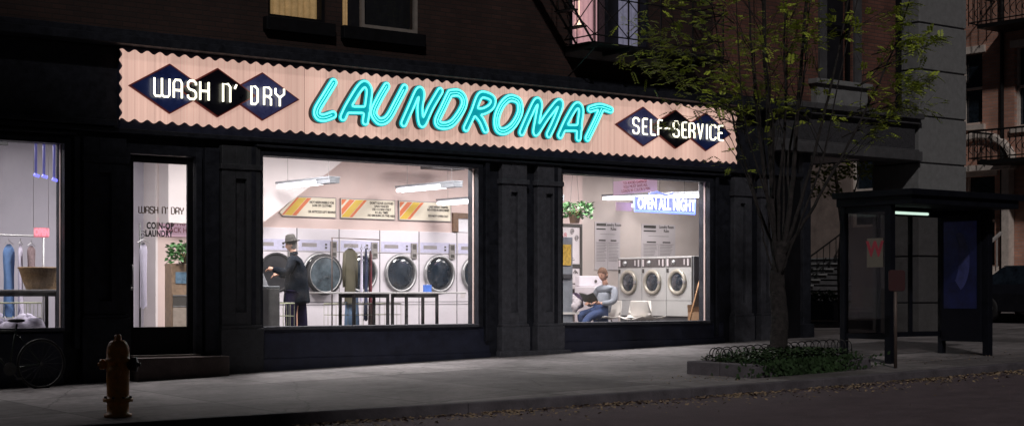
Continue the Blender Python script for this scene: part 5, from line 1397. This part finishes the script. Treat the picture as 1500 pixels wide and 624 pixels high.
# long side sprays to the left and the right
for r, z, dr, dz, L in ((-.35,3.5,-1,.7,.8),(-.5,3.7,-1,.35,1.0),(-.6,4.2,-1,.25,1.0),(-.7,4.8,-1,.3,.95),(-.7,5.3,-1,.3,.9),(-.8,4.5,-1,.1,.9),(-.9,5.0,-1,.0,.9),(-.6,3.9,-1,.4,1.0),
                        (.8,3.1,1,.5,.8),(1.0,3.6,1,.4,.9),(1.2,4.0,1,.3,.8),(1.4,4.6,1,.4,.7),(1.0,3.9,1,.1,.9),(1.5,4.9,1,.2,.6),(1.1,4.3,1,.6,.8)):
    for s_ in range(2):
        twig(pt3(r, z, random.uniform(-.6, .5)), RV*dr+UV*dz+DV*random.uniform(-.5, .5), L, .014, 0)
tm.build('trunk', 'bark', tr, smooth=True)
lf = MB()
def frond(p, d, L):
    d = d.normalized(); sd_ = d.cross(UV)
    if sd_.length < .1: sd_ = RV.copy()
    sd_.normalize(); sag = Vector((0,0,-1))
    k = 6
    for i in range(1, k+1):
        q = p+d*(L*i/k)+sag*(.25*L*(i/k)**2)
        for s_ in (-1, 1):
            ln = L*.36*(1-.35*abs(i/k-.5)); u = (sd_*s_+d*.45+sag*random.uniform(0, .5)).normalized()*ln; w_ = d*ln*.30
            lf.add([q, q+u*.5+w_, q+u, q+u*.5-w_], [(0,1,2,3)])
for P, d, depth in twigs:
    c = P[-1]; rel = (c-B0); r = rel.dot(RV)
    dens = .16
    if r < -.75: dens = .25
    elif r > 1.0: dens = .34
    if c.z > 5.2: dens = max(dens, .20)
    if c.z < 2.6: dens *= .4
    for i, q in enumerate(P[1:], 1):
        for k_ in range(3):
            if random.random() < dens*(.35+.2*i):
                dd = d*.5+Vector((random.uniform(-1, 1), random.uniform(-1, 1), random.uniform(-.6, .3)))
                frond(q, dd, random.uniform(.10, .2))
lf.build('crown', 'leaf', tr)

# ------------------------------------------------------------------ fire escape
fe = thing('fire_escape', 'black iron fire escape balcony with crossed rails on the brick wall', 'fire escape', (19.6, -.3, 5.5))
zb = 5.58; x0, x1, ya, yb = 18.45, 21.6, .1, -.72
b = MB()
for i in range(14): y = ya+(yb-ya)*i/13; b.box(x0, x1, y-.018, y+.018, zb-.03, zb)
for x in (x0, x0+.8, x0+1.6, x0+2.4, x1-.04): b.box(x, x+.04, yb-.02, ya, zb-.10, zb-.031)
b.build('platform', 'blackm', fe)
b = MB()
def rail(a, c, r=.013): b.tube([a, c], r, 6)
for x in (x0, x1): 
    rail((x, ya, zb+.12), (x, yb, zb+.12)); rail((x, ya, zb+.78), (x, yb, zb+.78)); rail((x, ya, zb+.12), (x, yb, zb+.78), .010); rail((x, ya, zb+.78), (x, yb, zb+.12), .010)
n = 4
for i in range(n+1):
    x = x0+(x1-x0)*i/n; rail((x, yb, zb), (x, yb, zb+.95), .016)
    if i < n:
        xx = x0+(x1-x0)*(i+1)/n; rail((x, yb, zb+.12), (xx, yb, zb+.78), .010); rail((x, yb, zb+.78), (xx, yb, zb+.12), .010)
rail((x0, yb, zb+.12), (x1, yb, zb+.12)); rail((x0, yb, zb+.78), (x1, yb, zb+.78)); rail((x0, ya, zb+.95), (x0, yb, zb+.95)); rail((x0, yb, zb+.95), (x1, yb, zb+.95)); rail((x1, ya, zb+.95), (x1, yb, zb+.95))
rail((x0, yb, zb-.1), (x0, .1, zb-.6)); rail((x1, yb, zb-.1), (x1, .1, zb-.6))
b.build('railing', 'blackm', fe)
b = MB()   # stair rising to the left from the balcony to the floor above
for s_ in (-.62, -.18):
    b.tube([(18.5, s_, zb), (15.9, s_, zb+3.2)], .022, 6); b.tube([(18.5, s_, zb+.8), (15.9, s_, zb+4.0)], .012, 6)
    for k in range(6): b.tube([(18.5-.43*k, s_, zb+.53*k), (18.5-.43*k, s_, zb+.8+.53*k)], .009, 5)
for k in range(12): b.box(18.5-.217*k-.09, 18.5-.217*k+.09, -.62, -.18, zb+.267*k-.01, zb+.267*k+.01)
b.build('stair', 'blackm', fe)

# ------------------------------------------------------------------ bus shelter
sx0, sx1, syf, syb = 20.42, 22.95, -5.55, -4.62; szt = 2.60
bs_ = thing('bus_shelter', 'dark framed glass bus shelter with flat roof at the kerb', 'bus shelter', (21.7, -5.1, gz(21.7, -5.1)))
for x, y, w_ in ((sx0, syf, .06), (sx0, syb, .05), (sx1, syf, .06), (sx1, syb, .05)):
    MB().box(x-w_, x+w_, y-w_, y+w_, gz(x, y)-.02, szt).build('post', 'shel', bs_, bevel=.006)
rf = MB(); rf.box(sx0-.08, 23.12, -6.04, syb+.10, szt, szt+.13); rf.box(sx0-.14, 23.2, -6.1, syb+.14, szt+.13, szt+.23); rf.build('roof', 'shel', bs_, bevel=.01)
zg0 = gz(21.5, -5)+.42
fr_ = MB()
for y in (syb,):
    fr_.box(sx0, sx1, y-.03, y+.03, zg0-.08, zg0); fr_.box(sx0, sx1, y-.03, y+.03, szt-.10, szt)
    for x in (21.27, 22.1): fr_.box(x-.03, x+.03, y-.028, y+.028, zg0, szt-.1)
for x in (sx0, sx1):
    fr_.box(x-.03, x+.03, syf+.06, syb-.05, zg0-.08, zg0); fr_.box(x-.03, x+.03, syf+.06, syb-.05, szt-.10, szt)
fr_.build('frame', 'shel', bs_)
MB().quad_y(sx0+.05, sx1-.05, syb, zg0, szt-.1).build('back_pane', 'shelg', bs_)
MB().quad_x(sx0, syf+.06, syb-.05, zg0, szt-.1).build('side_pane', 'shelg', bs_)
# advertising case at the right end
ad = MB(); ad.box(sx1-.10, sx1+.08, syf+.06, syb-.05, gz(22.9, -5)+.22, szt-.05); adx = ad.build('advertising_case', 'shel', bs_, bevel=.01)
MB().box(sx1-.106, sx1-.101, syf+.14, syb-.12, .95, 2.42).build('poster', 'blueposter', adx)
q = []
for k in range(13):
    a = R(-70+12*k); q.append((-5.0-.34*math.cos(a)*.8, 1.75+.52*math.sin(a)))
for k in range(13):
    a = R(74-12*k); q.append((-4.93-.16*math.cos(a)*.8, 1.80+.40*math.sin(a)))
m = MB()
for k in range(12): m.add([(sx1-.1085, *q[k]), (sx1-.1085, *q[k+1]), (sx1-.1085, *q[24-k]), (sx1-.1085, *q[25-k])], [(0,1,2,3)])
m.build('poster_figure', mat('pale_blue_print', (.05, .06, .20), .5, ns=5, na=.5), adx)
# poster facing us from the far left pane
wp = MB(); wp.box(sx0-.011, sx0-.005, -5.42, -5.10, 1.62, 2.08); po = wp.build('poster', mat('old_white_poster', (.19, .17, .14), .6, ns=6, na=.15), bs_)
tw_ = text_mesh('lettering', 'W', .33, 'redink', (sx0-.013, -5.26, 1.90), po, rot=(PI/2, 0, -PI/2), sx=.95, off=.012)
fl = MB().tube([(20.95, -5.1, 2.515), (21.95, -5.1, 2.515)], .022, 10).build('tube_light', 'tubeg', bs_, smooth=True)
MB().box(20.9, 22.0, -5.16, -5.04, 2.54, 2.60).build('lamp_housing', 'shel', fl)

# kerbside sign
kx, ky = 19.75, -6.2; kz = gz(kx, ky)
ks = thing('kerb_sign', 'small dark red rounded sign on a thin pole before the bus shelter', 'street sign', (kx, ky, kz))
MB().tube([(kx, ky, kz-.02), (kx, ky, kz+1.35)], .026, 10).build('pole', 'pole', ks, smooth=True)
sp_ = MB(); P = []
for cx, cz, a0 in ((.085, .12, 0), (-.085, .12, 90), (-.085, -.12, 180), (.085, -.12, 270)):
    for k in range(5): P.append((cx+.04*math.cos(R(a0+22.5*k)), cz+.04*math.sin(R(a0+22.5*k))))
sp_.poly_prism([(x, z) for x, z in P][::-1], -.02, .01)
spo = sp_.build('plate', 'redsign', ks, local=True, bevel=.004); spo.location = (0, -.02, 1.33); spo.rotation_euler = (0, 0, R(-38))

# ------------------------------------------------------------------ across the side street
FX = 42.
bh = thing('brownstone_house', 'red brick house with arched stone entrance and iron balconies across the side street', 'building', (FX, 9, gz(FX, 0)))
gzf = gz(FX, 0)
def wall_holes_x(name, m, y0, y1, z0, z1, x, t_, holes, parent):
    w_ = MB(); ys = sorted({y0, y1, *[h[0] for h in holes], *[h[1] for h in holes]})
    for a, b in zip(ys, ys[1:]):
        cuts = sorted([(h[2], h[3]) for h in holes if h[0] <= a+1e-6 and h[1] >= b-1e-6]); z = z0
        for c0, c1 in cuts:
            if c0 > z: w_.box(x, x+t_, a, b, z, c0)
            z = c1
        if z < z1: w_.box(x, x+t_, a, b, z, z1)
    return w_.build(name, m, parent)
HB = [(8.35, 9.15, 6.4, 8.6), (9.3, 10.1, 10, 12), (7.9, 9.0, 2.0, 4.8), (6.0, 7.2, 6.2, 8.6), (5.4, 6.6, 2.2, 4.9), (3.6, 4.6, 6.2, 8.6), (3.4, 4.4, 2.2, 4.9)]
wall_holes_x('wall', 'brickb', 2.0, 9.8, 0, 16, FX, .4, HB, bh)
for a, b_, c0, c1 in HB:
    w_ = MB().box(FX+.12, FX+.2, a, b_, c0, c0+.08).box(FX+.12, FX+.2, a, b_, (c0+c1)/2, (c0+c1)/2+.07).box(FX+.12, FX+.2, a, a+.08, c0+.08, c1).box(FX+.12, FX+.2, b_-.08, b_, c0+.08, c1).build('window', 'beige', bh)
    MB().box(FX+.21, FX+.22, a, b_, c0, c1).build('pane', 'drum', w_)
    MB().box(FX-.1, FX+.1, a-.12, b_+.12, c0-.16, c0-.002).build('sill', 'beige', w_); MB().box(FX-.07, FX+.1, a-.12, b_+.12, c1+.002, c1+.22).build('lintel', 'beige', w_)
arc = MB(); arcp = []
for k in range(13):
    a = PI*k/12; arcp.append((8.45+1.25*math.cos(a), 5.1+.95*math.sin(a)))
for (ya_, za_), (yb_, zb_) in zip(arcp, arcp[1:]): arc.tube([(FX-.05, ya_, za_), (FX-.05, yb_, zb_)], .13, 6)
arc.box(FX-.3, FX-.02, 7.2, 7.45, gzf, 5.1); arc.box(FX-.3, FX-.02, 9.45, 9.75, gzf, 5.1); arc.box(FX-.35, FX-.02, 7.1, 9.8, 4.95, 5.12)
arc.build('arched_entrance', 'beige', bh)
MB().box(FX-.9, FX, 3.2, 5.2, gzf, 16).box(FX-.95, FX, 3.1, 5.3, 5.3, 5.6).build('bay', 'greyst', bh)
for zf in (9.1, 5.05):
    bb_ = MB(); bb_.box(FX-1.3, FX-.02, 4.8, 7.6, zf, zf+.12); bo = bb_.build('balcony', 'blackm', bh)
    r_ = MB(); r_.tube([(FX, 7.9, zf+1), (FX-1.3, 7.9, zf+1), (FX-1.3, 4.8, zf+1)], .03, 6); r_.tube([(FX, 7.9, zf+.2), (FX-1.3, 7.9, zf+.2), (FX-1.3, 4.8, zf+.2)], .02, 6)
    for k in range(16):
        yy = 4.8+3.1*k/15; r_.tube([(FX-1.3, yy, zf+.12), (FX-1.3, yy, zf+1)], .015, 5)
        r_.tube([(FX-1.3+.06*math.cos(t*.8), yy+.1+.08*math.sin(t*.8), zf+.3+.06*t) for t in range(9)], .012, 4)
    for k in range(6): xx = FX-1.3+1.3*k/6; r_.tube([(xx, 7.9, zf+.12), (xx, 7.9, zf+1)], .015, 5)
    r_.build('railing', 'blackm', bo)
MB().tube([(FX-.06, 7.6, gzf), (FX-.06, 7.6, 15)], .06, 8).build('drainpipe', 'blackm', bh)

bh2 = thing('brown_terrace', 'dark brown terrace with stoop seen below the stone ledge', 'building', (FX, 15, gzf))
H2 = [(10.6, 11.6, 3.4, 5.6), (12.6, 13.6, 3.4, 5.8), (15.6, 16.8, 2.4, 5.2), (18.4, 19.6, 2.4, 5.2), (21.5, 22.6, 2.4, 5.2)]
wall_holes_x('wall', mat('brown_render', (.24, .19, .17), .85, ns=2, na=.3), 9.8, 40, 0, 15, FX+.1, .4, H2, bh2)
for a, b_, c0, c1 in H2:
    w_ = MB().box(FX+.2, FX+.28, a, b_, c0, c0+.08).box(FX+.2, FX+.28, a, b_, (c0+c1)/2, (c0+c1)/2+.07).box(FX+.2, FX+.28, a, a+.08, c0+.08, c1).box(FX+.2, FX+.28, b_-.08, b_, c0+.08, c1).build('window', 'beige', bh2)
    MB().box(FX+.29, FX+.3, a, b_, c0, c1).build('pane', 'drum', w_)
sp2 = MB()
for k in range(9):           # stoop rising away from the street
    sp2.box(FX-3.2+.33*k, FX+.1, 13.6, 15.2, gzf+.18*k, gzf+.18*(k+1)-.052)
sto = sp2.build('stoop', 'stoned', bh2)
td = MB()
for k in range(9): td.box(FX-3.25+.33*k, FX-2.85+.33*k, 13.5, 15.25, gzf+.18*(k+1)-.05, gzf+.18*(k+1))
td.build('treads', 'stone', sto, bevel=.01)
r_ = MB()
for yy in (13.55, 15.25):
    r_.tube([(FX-3.2, yy, gzf+1.0), (FX-.1, yy, gzf+2.6)], .03, 6); r_.tube([(FX-3.2, yy, gzf+.35), (FX-.1, yy, gzf+1.95)], .02, 6)
    for k in range(11): r_.tube([(FX-3.2+.31*k, yy, gzf+.1+.16*k), (FX-3.2+.31*k, yy, gzf+1.0+.16*k)], .014, 5)
r_.build('stoop_railing', 'blackm', sto)
# white stair of the red house
ws = thing('white_stair', 'short white painted stair with balustrade beside the parked car', 'stair', (FX-1.5, 6.7, gzf))
s2 = MB()
for k in range(7): s2.box(FX-2.6+.33*k, FX-.36, 7.5, 8.9, gzf+.18*k, gzf+.18*(k+1)-.002)
s2.build('steps', 'beige', ws)
s2 = MB(); s2.tube([(FX-2.7, 7.4, gzf+1.0), (FX-.4, 7.4, gzf+2.25)], .06, 6)
for k in range(8): s2.tube([(FX-2.7+.3*k, 7.4, gzf+.1+.16*k), (FX-2.7+.3*k, 7.4, gzf+1.0+.16*k)], .03, 6)
s2.build('balustrade', mat('white_rail', (.4, .38, .37), .6), ws)

# sidewalk trough planter & thin street tree beyond the porch
tp = thing('stone_trough', 'pale stone trough of green plants seen through the porch opening', 'planter', (32.5, 6.7, gz(32, 0)))
gq = gz(32, 0)
MB().box(32.2, 32.8, 5.8, 7.6, gq, gq+.5).build('trough', 'stone', tp, bevel=.02)
m = MB()
for k in range(5): leaves(m, (32.5, 6.0+.34*k, gq+.62), 160, .3, .3, .1)
m.build('foliage', 'leafp', tp)
bt = thing('background_tree', 'thin pale trunk young tree behind the left edge of the bus shelter', 'tree', (31.5, 4.95, gz(31.5, 0)))
t2 = MB(); bx, by = 31.5, 4.95; bz = gz(31.5, 0)
t2.tube([(bx, by, bz), (bx-.05, by, bz+1.3), (bx+.05, by, bz+2.4), (bx-.15, by, bz+3.4), (bx-.3, by, bz+4.2)], [.07, .065, .055, .045, .025], 8)
t2.tube([(bx, by, bz+2.6), (bx+.3, by-.2, bz+3.3), (bx+.5, by-.3, bz+4.0)], [.03, .02, .01], 6)
t2.tube([(bx-.05, by, bz+3.0), (bx-.5, by+.1, bz+3.5), (bx-.9, by+.2, bz+3.7)], [.025, .018, .008], 6)
t2.build('trunk', mat('pale_bark', (.5, .44, .4), .85, ns=9, na=.3), bt, smooth=True)
m = MB(); 
for c0 in ((bx-.7, by, bz+3.6), (bx-.2, by, bz+3.9), (bx+.4, by-.2, bz+3.8), (bx+.9, by-.4, bz+3.9), (bx-.3, by+.3, bz+3.3)): leaves(m, c0, 110, .45, .35, .12)
m.build('crown', 'leaf', bt)

# parked car at far right
car = thing('parked_car', 'dark parked car at right edge, its chrome front facing the street', 'car', (36.4, 2.0, gz(36.4, 0)-.13), R(90))
# local: x forward (front at x=-2.2 faces the main street), y across
zc0 = 0
def car_section(x, wd_, zlow, zmid, ztop, wt):
    return [(x, -wd_, zlow), (x, -wd_*1.02, zmid), (x, -wt, ztop), (x, wt, ztop), (x, wd_*1.02, zmid), (x, wd_, zlow)]
secs = [(-2.25, .78, .38, .60, .74, .66), (-2.1, .86, .25, .62, .82, .74), (-1.2, .90, .22, .68, .90, .78), (-.75, .90, .22, .70, .96, .80), (2.0, .88, .25, .70, .95, .76), (2.3, .78, .4, .65, .85, .68)]
cm = MB()
for s_ in secs: cm.v += car_section(*s_)
for i in range(len(secs)-1):
    for j in range(6): a = i*6+j; b = i*6+(j+1) % 6; cm.f.append((a, b, b+6, a+6))
cm.f.append(tuple(range(6))); cm.f.append(tuple(range((len(secs)-1)*6, len(secs)*6))[::-1])
cm.build('body', 'carp', car, local=True, bevel=.03)
cb2 = MB(); cs = [(-.75, .78, .94, .95), (-.15, .66, 1.40, 1.41), (1.2, .66, 1.40, 1.41), (1.9, .74, .94, .95)]
cb2.add([(-.75,-.78,.93),(-.75,.78,.93),(-.1,-.64,1.4),(-.1,.64,1.4),(1.2,-.64,1.4),(1.2,.64,1.4),(1.9,-.74,.93),(1.9,.74,.93)], [(0,2,3,1),(2,4,5,3),(4,6,7,5),(0,6,4,2),(1,3,5,7)])
cb2.build('cabin', 'drum', car, local=True, bevel=.03)
MB().box(-.08, 1.18, -.62, .62, 1.402, 1.43).build('roof', 'carr', car, local=True, bevel=.02)
for x in (-1.4, 1.5):
    for y in (-.8, .8):
        wo = MB().lathe([(.2, -.10), (.31, -.10), (.33, -.06), (.33, .06), (.31, .10), (.2, .10)], (x, y, .33), (0,1,0), 22).build('wheel', 'gasket', car, local=True, smooth=True)
        MB().lathe([(.18, -.105), (.18, .105)], (x, y, .33), (0,1,0), 18).build('rim', 'chrome', wo, local=True)
for y in (-.58, .58):
    MB().box(-2.29, -2.24, y-.16, y+.16, .56, .72).build('headlight', 'headl', car, local=True, bevel=.01)
MB().box(-2.28, -2.24, -.38, .38, .56, .70).build('grille', 'chrome', car, local=True)
MB().box(-2.40, -2.22, -.84, .84, .38, .50).build('bumper', 'chrome', car, local=True, bevel=.03)
car.rotation_euler = (0, 0, R(90))

# ------------------------------------------------------------------ added unseen block behind the viewer, keeps the left side in shade
ob_ = thing('added_shade_block', 'unseen dark block added behind the viewer to shade the left side', 'building', (-30, -34, 0))
wall_holes('wall', 'brickd', -60, -14.2, -.5, 36, -40, -32, [], ob_)
# ------------------------------------------------------------------ world, sun, camera
W = bpy.data.worlds.new('World'); S.world = W; W.use_nodes = True
N = W.node_tree.nodes; L = W.node_tree.links; N.clear()
out = N.new('ShaderNodeOutputWorld'); bg = N.new('ShaderNodeBackground'); sky = N.new('ShaderNodeTexSky')
sky.sky_type = 'NISHITA'; sky.sun_disc = False
SE, SA = R(38), R(-126)      # sun height; compass direction in the xy plane (angle from +x)
sky.sun_elevation = SE; sky.sun_rotation = PI/2-SA
bg.inputs['Strength'].default_value = .0014
L.new(sky.outputs[0], bg.inputs[0]); L.new(bg.outputs[0], out.inputs[0])
sl = bpy.data.lights.new('sun', 'SUN'); sl.energy = .82; sl.angle = R(2.5); sl.color = (1., .93, .90)
so = bpy.data.objects.new('sun', sl); C.objects.link(so)
dv = Vector((math.cos(SA)*math.cos(SE), math.sin(SA)*math.cos(SE), math.sin(SE)))
so.rotation_euler = dv.to_track_quat('Z', 'Y').to_euler(); so.location = dv*60

cam = bpy.data.cameras.new('camera'); co = bpy.data.objects.new('camera', cam); C.objects.link(co)
co.location = (0, -22.07, 1.2); co.rotation_euler = (PI/2, 0, -R(37.9075))
cam.sensor_width = 36; cam.lens = 36*2375/1500; cam.shift_y = (430-312)/1500; cam.clip_end = 1500; cam.clip_start = .1
S.camera = co
S.view_settings.view_transform = 'Standard'; S.view_settings.look = 'None'; S.view_settings.exposure = 0; S.view_settings.gamma = 1
S.render.engine = 'CYCLES'; S.cycles.use_denoising = True; S.cycles.max_bounces = 8; S.cycles.transparent_max_bounces = 12
S.cycles.sample_clamp_indirect = 4; S.cycles.caustics_reflective = False; S.cycles.caustics_refractive = False
